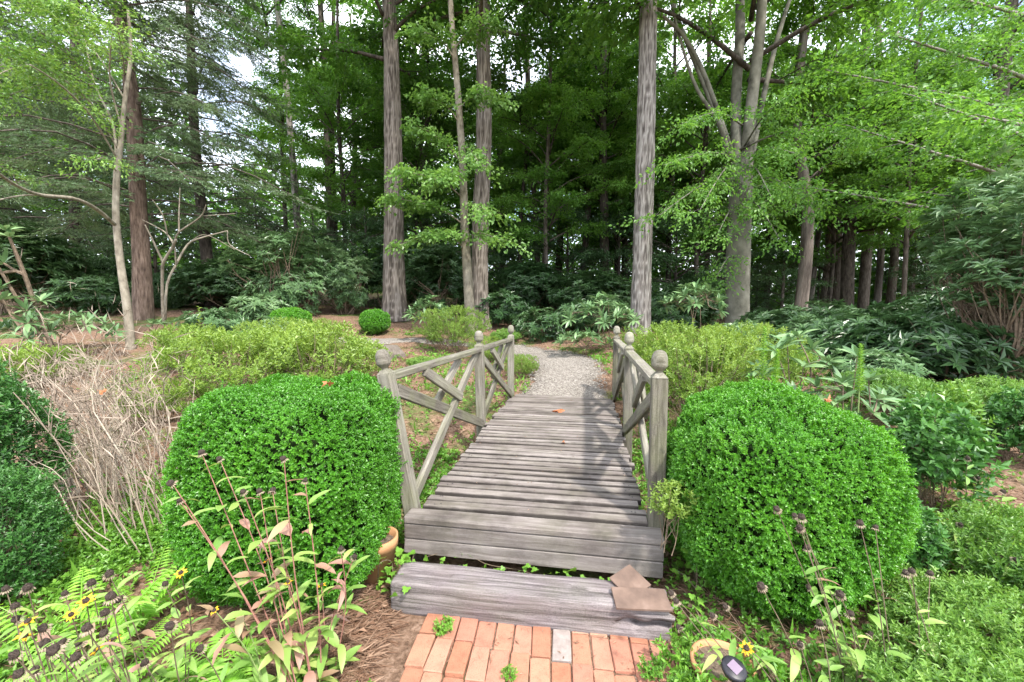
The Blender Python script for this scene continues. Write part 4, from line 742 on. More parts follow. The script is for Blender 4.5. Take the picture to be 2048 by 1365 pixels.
tag(ob("crown", fo.mesh("crown", M['sapling']), r), kind="stuff"); ob("limbs", wo.mesh("limbs", M['bark_pale'], True), r)

# beech: thick smooth trunk forking into heavy limbs, low drooping boughs
Y0 = 11.5; base = px(1474, 690, Y0); base[2] = h1(base[0], base[1]) - .05; r = empty("beech_tree", base, "large smooth barked beech forking into several heavy limbs", "tree"); L2 = lambda pts, dy=0: px_poly(base, pts, Y0, [dy * k / max(len(pts) - 1, 1) for k in range(len(pts))])
P = L2([(1474, 690), (1474, 640), (1476, 520), (1482, 380), (1486, 320)]); P[0] = (0, 0, 0); trunk_obj(r, P, [w / FPX * Y0 / 2 for w in (54, 45, 44, 42, 34)], M['bark_beech'], 32, 60, .004, 12)
for pts, w, dy in [([(1490, 350), (1504, 200), (1520, 60), (1528, -100)], (34, 29, 26, 19), 0), ([(1474, 350), (1472, 200), (1480, 60), (1478, -90)], (30, 27, 26, 20), 1.2), ([(1500, 330), (1530, 180), (1560, 60), (1600, -60)], (17, 14, 12, 8), 1.5), ([(1466, 320), (1420, 200), (1375, 90), (1335, -30)], (15, 12, 10, 7), .8), ([(1462, 300), (1400, 130), (1335, 40), (1200, -40)], (13, 11, 8, 3), -.8), ([(1455, 310), (1440, 250), (1390, 170), (1350, 40), (1330, -60)], (14, 11, 8, 6, 4), -.5)]:
    trunk_obj(r, L2(pts, dy), [v / FPX * Y0 / 2 * .72 for v in w], M['bark_beech'], 14, 20, .002, 5, "limb")
fo, wo = MB(), MB(); g = rs(92)
for a, b, dy, n in [((1490, 330), (1330, 330), -2.6, 12), ((1480, 360), (1320, 430), -2.4, 12), ((1495, 330), (1600, 310), -2.8, 12), ((1490, 360), (1640, 420), -2.5, 12), ((1480, 420), (1430, 480), -2.2, 8), ((1480, 400), (1560, 480), -2.2, 9), ((1485, 300), (1600, 180), -2.5, 12), ((1475, 520), (1430, 560), -1.2, 5), ((1480, 300), (1720, 270), -2.6, 14), ((1478, 330), (1400, 420), -2.8, 8), ((1490, 340), (1545, 400), -3.0, 8), ((1484, 250), (1360, 250), -2.2, 10)]:
    p0 = px(*a, Y0) - base; p3 = px(*b, Y0 + dy) - base; p1 = p0 * .55 + p3 * .45 + [0, 0, .28]; bough([p0, p1, p3], (.03, .006), g, fo, wo, n, .65, 5, 15, .085, .048, .45, .24, start=.3)
tag(ob("foliage", fo.mesh("foliage", M['canopy_lt']), r), kind="stuff"); tag(ob("twigs", wo.mesh("twigs", M['bark_beech'], True), r), kind="stuff"); crown_on(r, CR[1], (.3, .5, 6.8), 1.5, .7)

# slim pale tree on the left with light foliage above
Y0 = 7.5; base = px(262, 702, Y0); base[2] = h1(base[0], base[1]) - .04; r = empty("slim_pale_tree", base, "slim pale barked tree on the left with one long bare branch", "tree")
P = px_poly(base, [(262, 702), (255, 620), (240, 520), (232, 430), (234, 345), (240, 300), (250, 200), (262, 110), (256, 20)], Y0); P[0] = (0, 0, 0); trunk_obj(r, P, [w / FPX * Y0 / 2 * .68 for w in (25, 22, 19, 17, 16, 13, 11, 9, 6)], M['bark_pale'], 14, 60, .003, 21)
for pts, w, dy in [([(232, 452), (195, 420), (150, 398), (80, 390), (30, 370), (-20, 335)], (11, 10, 9, 8, 7, 5), -.5), ([(85, 390), (40, 392), (-10, 402)], (6, 5, 4), -.3), ([(234, 345), (226, 250), (190, 170), (170, 80)], (9, 7, 5, 4), .2), ([(244, 260), (220, 160), (225, 60)], (6, 5, 3), -.3), ([(236, 320), (180, 230), (120, 170), (60, 130)], (5, 5, 4, 3), -.6)]:
    trunk_obj(r, px_poly(base, pts, Y0, [dy * k for k in range(len(pts))]), [v / FPX * Y0 / 2 * .62 for v in w], M['bark_pale'], 8, 20, 0, 3, "branch")
fo, wo = MB(), MB(); g = rs(93)
for a, b, dy, n in [((225, 250), (60, 120), -1, 12), ((200, 180), (30, 30), -1.2, 12), ((225, 120), (120, 10), -.8, 12), ((250, 150), (235, 60), -1, 8), ((190, 170), (20, 190), -.6, 10), ((250, 200), (150, 60), .3, 10), ((250, 100), (190, -40), -.5, 10), ((234, 345), (190, 320), -.8, 4), ((120, 170), (0, 90), -1.2, 12), ((236, 300), (170, 215), -.6, 5), ((40, 380), (10, 340), -.4, 3), ((60, 130), (-60, 200), -1, 9), ((150, 80), (0, -40), -1.5, 14)]:
    p0 = px(*a, Y0) - base; p3 = px(*b, Y0 + dy) - base; bough([p0, p0 * .5 + p3 * .5 + [0, 0, .12], p3], (.012, .004), g, fo, wo, n, .42, 5, 15, .06, .03, .2, .20, start=.2)
tag(ob("crown", fo.mesh("crown", M['azgreen']), r), kind="stuff"); tag(ob("twigs", wo.mesh("twigs", M['bark_pale'], True), r), kind="stuff")

# small forked bare tree
Y0 = 9.5; base = px(330, 652, Y0); base[2] = h1(base[0], base[1]) - .04; r = empty("forked_bare_tree", base, "small bare tree with pale forked zigzag branches before the conifers", "tree")
for k, (pts, w) in enumerate([([(328, 655), (325, 600), (325, 550), (327, 525), (345, 495), (352, 480)], (9, 8, 8, 8, 7, 6)), ([(330, 640), (334, 570), (352, 530), (375, 490), (400, 477), (455, 462)], (8, 7, 7, 6, 5, 3)), ([(326, 525), (305, 480), (290, 450)], (6, 5, 3)), ([(348, 490), (330, 465), (285, 440)], (5, 4, 2)), ([(350, 485), (358, 465), (400, 435), (412, 410)], (6, 5, 4, 2)), ([(358, 466), (358, 430), (360, 375)], (5, 4, 2)), ([(352, 530), (350, 500), (345, 480)], (5, 4, 3)), ([(455, 462), (460, 490), (500, 512)], (3, 3, 2)), ([(335, 470), (325, 430), (305, 400)], (4, 3, 2)), ([(375, 490), (410, 470), (470, 500)], (3, 2, 2)), ([(412, 432), (470, 428)], (3, 2))]):
    trunk_obj(r, px_poly(base, pts, Y0, [.12 * j * (1 if k % 2 else -1) for j in range(len(pts))]), [v / FPX * Y0 / 2 * .68 for v in w], M['bark_pale'], 7, 16, 0, k, "trunk" if k < 2 else "branch")

# conifers on the left: long drooping boughs of fine needles
def conifer_mesh(seed, R, H, nb, mat):
    g = rs(seed); fo, wo = MB(), MB()
    for k in range(nb):
        t = (k + g.random()) / nb; z0 = t * H; ln = R * (1 - .55 * t) * g.uniform(.6, 1.15); a = k * 2.4 + g.uniform(-.5, .5); d = np.array([math.cos(a), math.sin(a), 0]); p0 = np.array([0, 0, z0]); p1 = p0 + d * ln * .5 + [0, 0, .06 * ln]; p2 = p0 + d * ln + [0, 0, -.16 * ln]
        wo.add(*tube(catmull([p0, p1, p2], np.linspace(0, 2, 7)), np.linspace(.028, .006, 7), 4)); C = []; D = []
        for j in range(22):
            f = .12 + .88 * (j + g.random()) / 22; q = (p0 * (1 - f) ** 2 + 2 * p1 * f * (1 - f) + p2 * f * f); sd = np.array([-d[1], d[0], 0]) * (1 if j % 2 else -1); dd = nrm(d * .7 + sd * g.uniform(.5, 1) + [0, 0, g.uniform(-.45, .05)]); l2 = ln * .26 * g.uniform(.6, 1.2)
            wo.add(*tube([q, q + dd * l2], [.006, .002], 3, cap=False))
            for i in range(5): C.append(q + dd * l2 * (i + .7) / 5 + g.normal(0, .04, 3)); D.append(dd)
        C = np.array(C); D = np.array(D); n = len(C); m = 10; S = nrm(np.cross(D, [0, 0, 1.])); a_ = g.uniform(-.5, .6, (n, m)) * .26; s_ = np.sign(g.random((n, m)) - .5)
        pos = C[:, None] + D[:, None] * a_[..., None]; ax = nrm(D[:, None] * .9 + S[:, None] * (s_ * g.uniform(.4, 1.1, (n, m)))[..., None] + g.normal(0, .25, (n, m, 3)) + [0, 0, -.15])
        fo.add(*kites(pos.reshape(-1, 3), ax.reshape(-1, 3), np.tile([0, 0, 1.], (n * m, 1)) + g.normal(0, .4, (n * m, 3)), .105 * g.uniform(.6, 1.3, n * m), .021, fold=.1, droop=.2, r=np.repeat(np.full(n, g.uniform(.1, .9)), m) * .6 + g.random(n * m) * .4))
    return fo.mesh("crown", mat), wo.mesh("limbs", M['bark_dark'])
CON = conifer_mesh(81, 3.6, 10, 72, M['hemlock'])
for name, lab, pts, Y, w, mat, zc, sc, rz in [("conifer", "conifer with thick reddish brown trunk behind the slim pale tree", [(287, 642), (283, 520), (275, 380), (268, 230), (245, 60)], 10.5, (42, 35, 32, 29, 23), M['bark_red'], 2.5, (1, 1, 1), .3), ("conifer", "second conifer with dark trunk right of the brown one", [(422, 600), (410, 480), (398, 370), (388, 250), (380, 60)], 14.5, (26, 24, 21, 19, 15), M['bark_dark'], 2.2, (1.0, 1.0, 1.1), 2.0), ("conifer", "conifer at the far left whose boughs hang over the rhododendron", [(-60, 640), (-60, 200), (-60, 0)], 11.5, (36, 30, 24), M['bark_dark'], 2.2, (1.0, 1.0, 1.0), 4.1), ("conifer", "dark conifer farther back on the left between the brown trunk and the slim pale tree", [(150, 590), (150, 300), (150, 0)], 17, (24, 20, 16), M['bark_dark'], 2.0, (.9, .9, .8), 5.2)]:
    base = px(*pts[0], Y); base[2] = h1(base[0], base[1]) - .05; P = [px(x, y, Y) - base for x, y in pts]; P[0] = np.zeros(3); P.append(P[-1] + nrm(P[-1] - P[-2]) * 4); rr = [v / FPX * Y / 2 * .85 for v in w]; rr.append(rr[-1] * .5)
    r = empty(name, base, lab, "tree", "conifers on the left"); trunk_obj(r, P, rr, mat, 24, 60, .012, 31); c = ob("crown", CON[0], r, (P[1][0], P[1][1], zc), (0, 0, rz), sc); tag(c, kind="stuff"); ob("limbs", CON[1], r, (P[1][0], P[1][1], zc), (0, 0, rz), sc)

# background wood: individual trees and understory
g = rs(55)
def bg_tree(xp, Y, wpx, lean, crown, zc, sc, label, mat='bark_dark', cname="forest_tree", H=15):
    q = gpt(xp, Y); q[2] -= .1; r = empty(cname, q, label, "tree", "forest trees behind the garden"); w = wpx / FPX * Y / 2; P = np.array([(0, 0, 0), (lean * .25 + g.normal(0, .1), 0, 4), (lean * .55 + g.normal(0, .2), 0, 8), (lean, 0, H)])
    trunk_obj(r, P, [w * 1.15, w, w * .85, w * .4], M[mat], 10, 16, .006, int(xp))
    if crown is not None:
        t = zc / H; crown_on(r, CR[crown], (lean * t, 0, zc), sc * g.uniform(.9, 1.12), g.uniform(0, 6.28))
T1 = "dark forest trunk standing right of the beech"; 
for a in [(1585, 15, 22, .3, 0, 4.0, 1.0, "reddish dark trunk directly right of the beech", 'bark_brown'), (1680, 18, 22, .1, 1, 3.8, 1.0, "thicker dark trunk midway between the beech and the right edge", 'bark_dark'), (1710, 20, 18, -.2, 0, 4.2, 1.0, "dark trunk beside the thicker one right of the beech", 'bark_dark'), (1205, 18, 17, -.2, 0, 4.6, 1.0, "straight dark trunk just left of the pale furrowed trunk", 'bark_dark'), (1155, 20, 12, .8, 2, 4.8, .9, "thin pale leaning trunk in the middle of the wood", 'bark_grey'), (1075, 21, 11, -.6, 1, 4.2, 1.0, "thin dark trunk forking above the far left post of the bridge", 'bark_dark'), (1950, 16, 28, .2, 2, 4.6, 1.25, "thick dark trunk high in the foliage at the right edge", 'bark_dark'), (1110, 26, 14, .3, 0, 4.5, 1.2, "far trunk glimpsed above the gravel path", 'bark_dark')]:
    bg_tree(*a)
for k, (xp, Y) in enumerate([(1605, 22), (1628, 27), (1652, 24), (1668, 30), (1735, 26), (1760, 23), (1800, 28), (1840, 25)]):
    bg_tree(xp, Y, 10 + (k % 3) * 2, g.normal(0, .3), (k % 2) if k % 3 else 2, 5.2 + g.uniform(-.5, 1), 1.05, "thin trunk deep in the wood among its look-alikes right of the beech", 'bark_grey' if k % 4 == 0 else 'bark_dark')
for xp, Y, zc, c, sc, lab in [(850, 20, 7.0, 2, 1.25, "leafy crown filling the sky between the flared trunk and the young maple"), (1040, 19, 7.5, 0, 1.2, "leafy crown above the middle of the picture right of the twin trunks"), (1095, 16.5, 2.6, 2, .85, "light leaved young tree above the gravel path"), (1385, 17, 2.8, 2, .9, "light leaved young tree between the tall straight trunk and the beech"), (850, 18, 2.6, 0, .9, "leafy young tree seen between the flared trunk and the young maple"), (700, 17.5, 3.0, 2, .85, "light leaved young tree left of the flared trunk"), (1640, 19, 2.4, 0, .95, "leafy young tree among the trunks right of the beech"), (1790, 15, 3.0, 2, .9, "light leaved tree above the dark rhododendrons on the right"), (1230, 21, 3.0, 0, 1.1, "leafy tree filling the gap left of the tall straight trunk"), (590, 21, 4.0, 2, .9, "light leaved tree below the bright sky gap")]:
    bg_tree(xp, Y, 8, 0.1, c, zc, sc, lab)
for k, (xp, Y) in enumerate([(720, 24), (850, 22), (1000, 25), (1240, 24), (1330, 20), (1400, 23), (1520, 26), (180, 28), (40, 24), (780, 30), (930, 32), (1090, 34), (1440, 32), (1250, 31), (1900, 22), (2000, 26), (1850, 33), (-60, 20), (2120, 20)]):
    bg_tree(xp, Y, 10, g.normal(0, .4), int(g.integers(3)), 2.6 + g.uniform(-.8, 2.6), 1.3, "background tree blending into the leafy wall of the wood")
for k, (xp, Y) in enumerate([(740, 16.5), (860, 19), (960, 18), (1040, 20), (1130, 18.5), (1230, 18), (1340, 17), (1420, 19), (1550, 18), (1900, 15), (640, 17), (530, 18), (1000, 24), (1180, 26), (1500, 25), (1620, 29), (1750, 31), (1880, 20), (330, 18), (240, 20), (80, 17)]):
    q = gpt(xp, Y); q[2] -= .1; r = empty("understory_tree", q, "dark leafy understory tree blending into the shaded wood", "tree", "understory trees in the wood"); s = g.uniform(.75, 1.15); trunk_obj(r, [(0, 0, 0), (.05, 0, 2), (0, 0, 4.6 * s)], [.07, .055, .02], M['bark_dark'], 8, 8)
    rz = g.uniform(0, 6.28); c = ob("crown", UND[0], r, (0, 0, 0), (0, 0, rz), (s, s, s * g.uniform(.8, 1.1))); tag(c, kind="stuff"); ob("limbs", UND[1], r, (0, 0, 0), (0, 0, rz), s)
# tree at the right whose boughs reach into the picture
Y0 = 9.0; base = gpt(2230, Y0); r = empty("overhanging_tree", base, "tree beyond the right edge whose light green boughs reach into the picture", "tree"); trunk_obj(r, [(0, 0, -.1), (.1, 0, 4), (0, 0, 10)], [.22, .18, .1], M['bark_grey'], 20, 30, .012, 8); fo, wo = MB(), MB(); g = rs(94)
for a, b, dy, n in [((2230, 460), (1690, 250), -1.0, 20), ((2230, 250), (1750, 60), -1.2, 18), ((2230, 380), (1820, 190), -2.2, 16), ((2230, 120), (1850, -20), -2, 16), ((2230, 480), (1880, 390), -1.8, 12), ((2230, 330), (1950, 230), -3, 12), ((2230, 520), (1620, 375), -.4, 16), ((2230, 300), (1650, 140), .4, 18)]:
    p0 = px(*a, Y0) - base; p3 = px(*b, Y0 + dy) - base; bough([p0, p0 * .6 + p3 * .4 + [0, 0, .2], p0 * .25 + p3 * .75 + [0, 0, .1], p3], (.05, .008), g, fo, wo, n, .7, 5, 16, .09, .055, .3, .26, start=.2)
tag(ob("crown", fo.mesh("crown", M['canopy_lt']), r), kind="stuff"); ob("limbs", wo.mesh("limbs", M['bark_grey'], True), r)
# far wood that closes the view
g = rs(66); n = 105000; ang = g.uniform(-1.25, 1.25, n); R_ = g.uniform(38, 62, n); X = np.stack([R_ * np.sin(ang), R_ * np.cos(ang)], 1); Zc = g.random(n) ** 1.7 * np.where((ang > -.62) & (ang < -.30), .6, 1.0) * (17 + 5 * vnoise(np.stack([ang * 14, 0 * ang, 0 * ang], 1), 3)); cl = fbm(np.stack([X[:, 0] * .25, X[:, 1] * .25, Zc * .35], 1), 9); k = (cl > -.3) | (Zc < 9); X, Zc = X[k], Zc[k]
P = np.c_[X, hz(X[:, 0], X[:, 1]) + Zc]; n = len(P)
tag(ob("far_wood", MB().add(*kites(P, g.normal(size=(n, 3)) * [1, 1, .5], g.normal(size=(n, 3)) + [0, -.6, 1], g.uniform(.35, .7, n), g.uniform(.25, .5, n), r=np.clip(.4 + cl[k] + g.normal(0, .2, n), 0, 1))).mesh("far_wood", M['canopy'])), "distant wall of green woodland closing the view behind all the trees", "woodland", kind="stuff")

# ------------------------------------------------------------------ tree stump
q = gpt(775, 8.7); st = [(.34, -.05), (.33, .06), (.27, .15), (.235, .22), (.21, .225), (.10, .215), (.002, .22)]; V, _, Q = lathe(st, 36); a = np.arctan2(V[:, 1], V[:, 0]); V[:, :2] *= (1 + .16 * np.sin(a * 5 + 1) * np.clip(1 - V[:, 2] / .25, 0, 1) + .05 * np.sin(a * 11))[:, None]
tag(ob("tree_stump", MB().add(V, Q=Q).mesh("tree_stump", M['bark_brown']), loc=q), "low brown tree stump beyond the near post of the left railing", "stump")

# ------------------------------------------------------------------ coneflowers: stems, leaves, dark seed heads, a few yellow flowers
RLEAF = [MB().add(*bigleaf(1, w, c, f, 6, p_, .15)).mesh("leaf", M['rud'], True) for w, c, f, p_ in ((.26, .5, .25, .8), (.30, .9, .3, .8), (.22, 1.3, .2, .9), (.34, .3, .35, .75))]
RRED = []
for k, me in enumerate(RLEAF):
    me.attributes["rnd"].data.foreach_set("value", np.full(len(me.vertices), (.2, .5, .8, .4)[k], np.float32)); m2 = me.copy(); m2.materials.clear(); m2.materials.append(M['rudred']); RRED.append(m2)
def head_mesh():
    V, _, Q = lathe([(.002, -.004), (.007, -.003), (.0115, .001), (.0125, .006), (.011, .012), (.007, .0165), (.001, .018)], 14); V = V * (1 + .09 * rs(1).normal(size=(len(V), 1))); return MB().add(V, Q=Q).mesh("seed_head", M['seed'])
HEAD = head_mesh(); n = 16; a = np.arange(n) * 2 * np.pi / n
HUSK = MB().add(*kites(np.stack([np.cos(a) * .009, np.sin(a) * .009, np.zeros(n) - .001], 1), np.stack([np.cos(a), np.sin(a), -.9 + .4 * np.sin(a * 5)], 1), np.stack([np.cos(a), np.sin(a), np.ones(n)], 1), .014, .005)).mesh("husk", M['husk'])
n = 11; a = np.arange(n) * 2 * np.pi / n + rs(3).normal(0, .1, 11)
PET = MB().add(*kites(np.stack([np.cos(a) * .006, np.sin(a) * .006, np.zeros(n)], 1), np.stack([np.cos(a), np.sin(a), .25 + .3 * np.sin(a * 3)], 1), np.tile([0, 0, 1.], (n, 1)), .023, .011)).mesh("petals", M['petal'])
def coneflower(base, tops, label, group, stem='bstem', leafn=5, leafL=.10, red=.2, seed=0, flower=(), dr=1.0, sr=.0028, hs=1.0, toplf=.55):
    g = rs(seed); root = empty("coneflower", base, label, "flower", group); base = np.asarray(base)
    for k, tp in enumerate(tops):
        t = np.asarray(tp) - base; b = np.append(g.normal(0, .02, 2), -.02); m = b * .5 + t * .5 + np.append(g.normal(0, .02, 2), .03); C = catmull([b, m, t], np.linspace(0, 2, 9))
        ob("stem", MB().add(*tube(C, np.linspace(sr, sr * .55, 9), 5)).mesh("stem", M[stem]), root); d = nrm(C[-1] - C[-2])
        Rm = (rot_to(nrm(d + g.normal(0, .25, 3) + [0, -.15, .2])) @ Matrix.Rotation(-math.pi / 2, 3, 'X')).to_4x4(); Rm.translation = Vector(t); s = hs * g.uniform(.85, 1.15)
        if k in flower:
            h = ob("flower", HEAD, root); h.matrix_basis = Rm @ Matrix.Scale(s * .7, 4); ob("petals", PET, h, scale=1.15)
        elif k >= 0 and hs > 0:
            h = ob("seed_head", HEAD, root); h.matrix_basis = Rm @ Matrix.Scale(s, 4); ob("husk", HUSK, h)
        for j in range(leafn):
            f = .08 + toplf * (j + g.random()) / leafn * 1.0; p = catmull([b, m, t], np.array([f * 2]))[0]; az = j * 2.4 + g.uniform(0, 1); dd = nrm(np.array([math.cos(az), math.sin(az), g.uniform(-.1, .9)]))
            me = (RRED if g.random() < red else RLEAF)[int(g.integers(4))]; o = ob("leaf", me, root); R2 = rot_to(dd, g.normal(0, .3)).to_4x4(); R2.translation = Vector(p); o.matrix_basis = R2 @ Matrix.Scale(leafL * g.uniform(.6, 1.2) * (1.15 - .6 * f), 4)
    return root
def cf(heads, Y, **kw):
    """heads: pixel positions in the photo of one plant's seed heads, Y metres away"""
    tp = [px(x, y, Y + .06 * ((i * 7) % 5 - 2)) for i, (x, y) in enumerate(heads)]; b = np.mean(tp, 0); bx, by = kw.pop('b', (0, .05)); bx, by = b[0] + bx, b[1] + by
    return coneflower((bx, by, h1(bx, by)), tp, **kw)
GL = "coneflowers in the lower left corner"; GC = "reddened coneflowers before the left clipped shrub"; GR = "coneflowers before the right clipped shrub"
CFL = [([(55, 1177), (30, 1215), (12, 1180)], "coneflower with brown seed heads nearest the dark glossy shrub", 1.35, ()), ([(182, 1168), (218, 1150), (240, 1200)], "tallest coneflower of the lower left patch in front of the dry stalks", 1.45, ()), ([(222, 1197), (210, 1228), (228, 1282)], "coneflower with two brown heads and a yellow flower below them", 1.3, (2,)),
       ([(174, 1260), (209, 1269), (160, 1287)], "coneflower with three round black seed heads in the lower left patch", 1.2, ()), ([(88, 1258), (48, 1275), (35, 1240)], "coneflower with a yellow flower at the far left", 1.25, (1,)), ([(30, 1312), (39, 1350), (68, 1347)], "coneflower with two big black heads in the bottom left corner", 1.1, ()),
       ([(110, 1302), (153, 1318), (195, 1302)], "coneflower with a leaning black head and orange flower at the bottom left", 1.15, (2,)), ([(57, 1245), (90, 1290), (127, 1285)], "coneflower with raised yellow petals among black heads at the left", 1.2, (0,)), ([(173, 1203), (143, 1230), (130, 1190)], "coneflower with two yellow flowers below the dry stalks", 1.4, (0, 1)), ([(341, 1253), (402, 1298), (290, 1330)], "lone thin coneflower over the bright fern", 1.35, ()), ([(362, 1147), (330, 1170), (250, 1290)], "coneflower with a drooping yellow flower over the green ground cover", 1.6, (0,))]
for k, (hd, lab, Y, fl) in enumerate(CFL): cf(hd, Y, label=lab, group=GL, leafn=9, leafL=.11, red=.1, seed=200 + k, flower=fl, b=(.06, .08), hs=.95, toplf=.8)
CFC = [([(345, 968), (404, 908), (440, 920), (361, 1003)], "tall reddish stemmed coneflower leaning left across the clipped shrub", 1.75, (), (.48, -.12), 'rstem'), ([(487, 985), (520, 985), (548, 1068)], "reddish coneflower with a yellow flower in the middle of the leaning clump", 1.75, (2,), (.20, -.1), 'rstem'), ([(568, 920), (610, 963), (545, 983), (577, 1166)], "tall upright coneflower in front of the clipped shrub", 1.75, (3,), (.10, -.08), 'rstem'), ([(682, 1100), (708, 1115), (643, 1172)], "coneflower with pale husks beside the timber step", 1.8, (2,), (-.06, -.05), 'rstem'), ([(430, 1222), (482, 1233), (535, 1122)], "short coneflower with three yellow flowers at the foot of the leaning clump", 1.65, (0, 1, 2), (.12, -.05), 'gstem')]
for k, (hd, lab, Y, fl, b, sm) in enumerate(CFC): cf(hd, Y, label=lab, group=GC, leafn=10, leafL=.15, red=.33, seed=230 + k, flower=fl, b=b, stem=sm, sr=.0032, hs=.95, toplf=.9)
CFR = [([(1554, 1020), (1590, 1033), (1619, 1177)], "tall coneflower with brown heads before the right clipped shrub", 1.75, (), (.25, -.1)), ([(1603, 1037), (1600, 1057), (1615, 1098)], "coneflower with three close seed heads before the right clipped shrub", 1.7, (), (.2, -.1)), ([(1720, 1049), (1751, 1057)], "coneflower with two round heads at the right side of the clipped shrub", 1.75, (), (.05, -.1)), ([(1823, 1144), (1812, 1149), (1860, 1150)], "coneflower with small black heads over the corner azalea", 1.7, (), (.04, -.1)), ([(1523, 1174), (1426, 1233), (1452, 1215)], "coneflower with heads leaning left above the clay pot", 1.6, (), (.28, -.1)), ([(1353, 1205), (1343, 1188), (1359, 1257)], "coneflower bending left over the clay tiles", 1.75, (), (.30, -.2)), ([(1494, 1297), (1600, 1290), (1640, 1250)], "short coneflower with a yellow flower beside the solar light", 1.45, (0,), (.1, 0)), ([(1680, 1190), (1700, 1230), (1740, 1270)], "leafy coneflower between the clipped shrub and the corner azalea", 1.6, (), (.05, 0))]
for k, (hd, lab, Y, fl, b) in enumerate(CFR): cf(hd, Y, label=lab, group=GR, leafn=6, leafL=.11, red=.06, seed=260 + k, flower=fl, b=b, hs=.95, toplf=.6)
CFF = [([(1935, 918), (1955, 957), (1990, 990)], 3.0), ([(2010, 1015), (1975, 1020), (1900, 1040)], 2.7), ([(2020, 1050), (2005, 985), (1960, 1075)], 2.6), ([(1920, 1050), (1945, 1046), (1880, 1060)], 2.5), ([(2030, 1120), (2000, 1110), (1975, 1140)], 2.2)]
for k, (hd, Y) in enumerate(CFF): cf(hd, Y, label=["highest coneflower in the sunny bed behind the dark leafy shrub", "coneflower with scattered black heads in the middle of the sunny bed", "coneflower nearest the right edge in the sunny bed", "coneflower in the sunny bed closest to the right clipped shrub", "lowest coneflower of the sunny bed just above the corner azalea"][k], group="coneflowers in the sunny bed at the right edge", leafn=6, leafL=.13, red=.0, seed=290 + k, flower=(2,) if k % 2 else (), hs=1.0, toplf=.8)

# ------------------------------------------------------------------ dry stalks
SM = []
for k in range(8):
    g = rs(300 + k); C = catmull(np.c_[np.r_[0, g.normal(0, .04, 2), g.normal(0, .06)], np.r_[0, g.normal(0, .03, 3)], [0, .4, .75, 1.0]], np.linspace(0, 3, 9)); m = MB().add(*tube(C, np.linspace(.0045, .0018, 9), 5, r=g.random()))
    for j in range(5):
        f = g.uniform(.45, 1); p = catmull(C, np.array([f * 8]))[0]; a = g.uniform(0, 6.28); e = p + np.array([math.cos(a) * .10, math.sin(a) * .10, g.uniform(.03, .16)]); m.add(*tube([p, (p + e) / 2 + [0, 0, .01], e], [.0016, .0013, .0009], 3, r=g.random() * .5))
    SM.append(m.mesh("stalk", M['dry']))
for c, (xp, Y, n, lab) in enumerate([(285, 2.75, 26, "clump of pale dry stalks leaning left beside the clipped shrub"), (235, 3.0, 28, "clump of pale dry stalks in the middle of the dead patch"), (185, 3.3, 26, "clump of pale dry stalks behind the dark glossy shrub"), (300, 3.6, 22, "clump of pale dry stalks before the low azalea"), (225, 4.0, 22, "farthest clump of pale dry stalks below the slim pale tree")]):
    g = rs(320 + c); q = gpt(xp, Y); r = empty("dry_stalk_clump", q, lab, "dead plant", "clumps of dry stalks")
    for k in range(n):
        b = np.append(g.normal(0, .13, 2), -.02); d = nrm([g.normal(-.42, .20), g.normal(.05, .2), 1]); H = g.uniform(.75, 1.2); o = ob("stalk", SM[int(g.integers(8))], r); R2 = (rot_to(d) @ Matrix.Rotation(math.pi / 2, 3, 'X') ).to_4x4(); R2 = Vector((0, 0, 1)).rotation_difference(Vector(d)).to_matrix().to_4x4() @ Matrix.Rotation(g.uniform(0, 6.28), 4, 'Z'); R2.translation = Vector(b); o.matrix_basis = R2 @ Matrix.Scale(H, 4)
    N = 420; P = np.stack([g.normal(-.28, .24, N), g.normal(.05, .22, N), np.abs(g.normal(.62, .30, N))], 1); tag(ob("twigs", MB().add(*kites(P, g.normal(size=(N, 3)) + [-.2, 0, 1.0], g.normal(size=(N, 3)), g.uniform(.06, .18, N), .004, r=g.random(N) * .6)).mesh("twigs", M['dry']), r), kind="stuff")

# ------------------------------------------------------------------ ferns
def frond_mesh(seed, npair, W, Lp, taper=.9, arch=.35, up=.7):
    g = rs(seed); t = np.linspace(0, 1, 12); C = np.stack([0 * t, t * (1 - .15 * arch), up * t - arch * t * t * 1.1], 1); m = MB().add(*tube(C, np.linspace(.010, .003, 12), 4, r=.4)); k = np.linspace(.16, .98, npair); P = np.stack([np.interp(k, t, C[:, j]) for j in range(3)], 1)
    for s in (-1, 1):
        A = np.stack([np.full(npair, s * 1.0), np.full(npair, .45), -.1 + g.normal(0, .08, npair)], 1); m.add(*kites(P, A, np.tile([0, 0, 1.], (npair, 1)), Lp * np.sin(np.pi * (k * .82 + .16)) ** .8, W, fold=.1, droop=.15, r=g.uniform(.3, 1, npair)))
    return m.mesh("frond", M['fern'])
FR = [frond_mesh(k, 13, .085, .36, arch=.6 + .2 * k, up=.75) for k in range(3)]; FN = [frond_mesh(10 + k, 20, .05, .22, arch=.3 + .15 * k, up=1.1) for k in range(2)]
def fern(xp, Y, lab, fr, n, L, seed, zoff=0):
    g = rs(seed); q = gpt(xp, Y); r = empty("fern", q, lab, "fern", "bright green ferns in the lower left")
    for k in range(n): ob("frond", fr[int(g.integers(len(fr)))], r, (0, 0, zoff), (g.normal(0, .12), g.normal(0, .12), k * 6.283 / n + g.uniform(-.3, .3)), L * g.uniform(.75, 1.15))
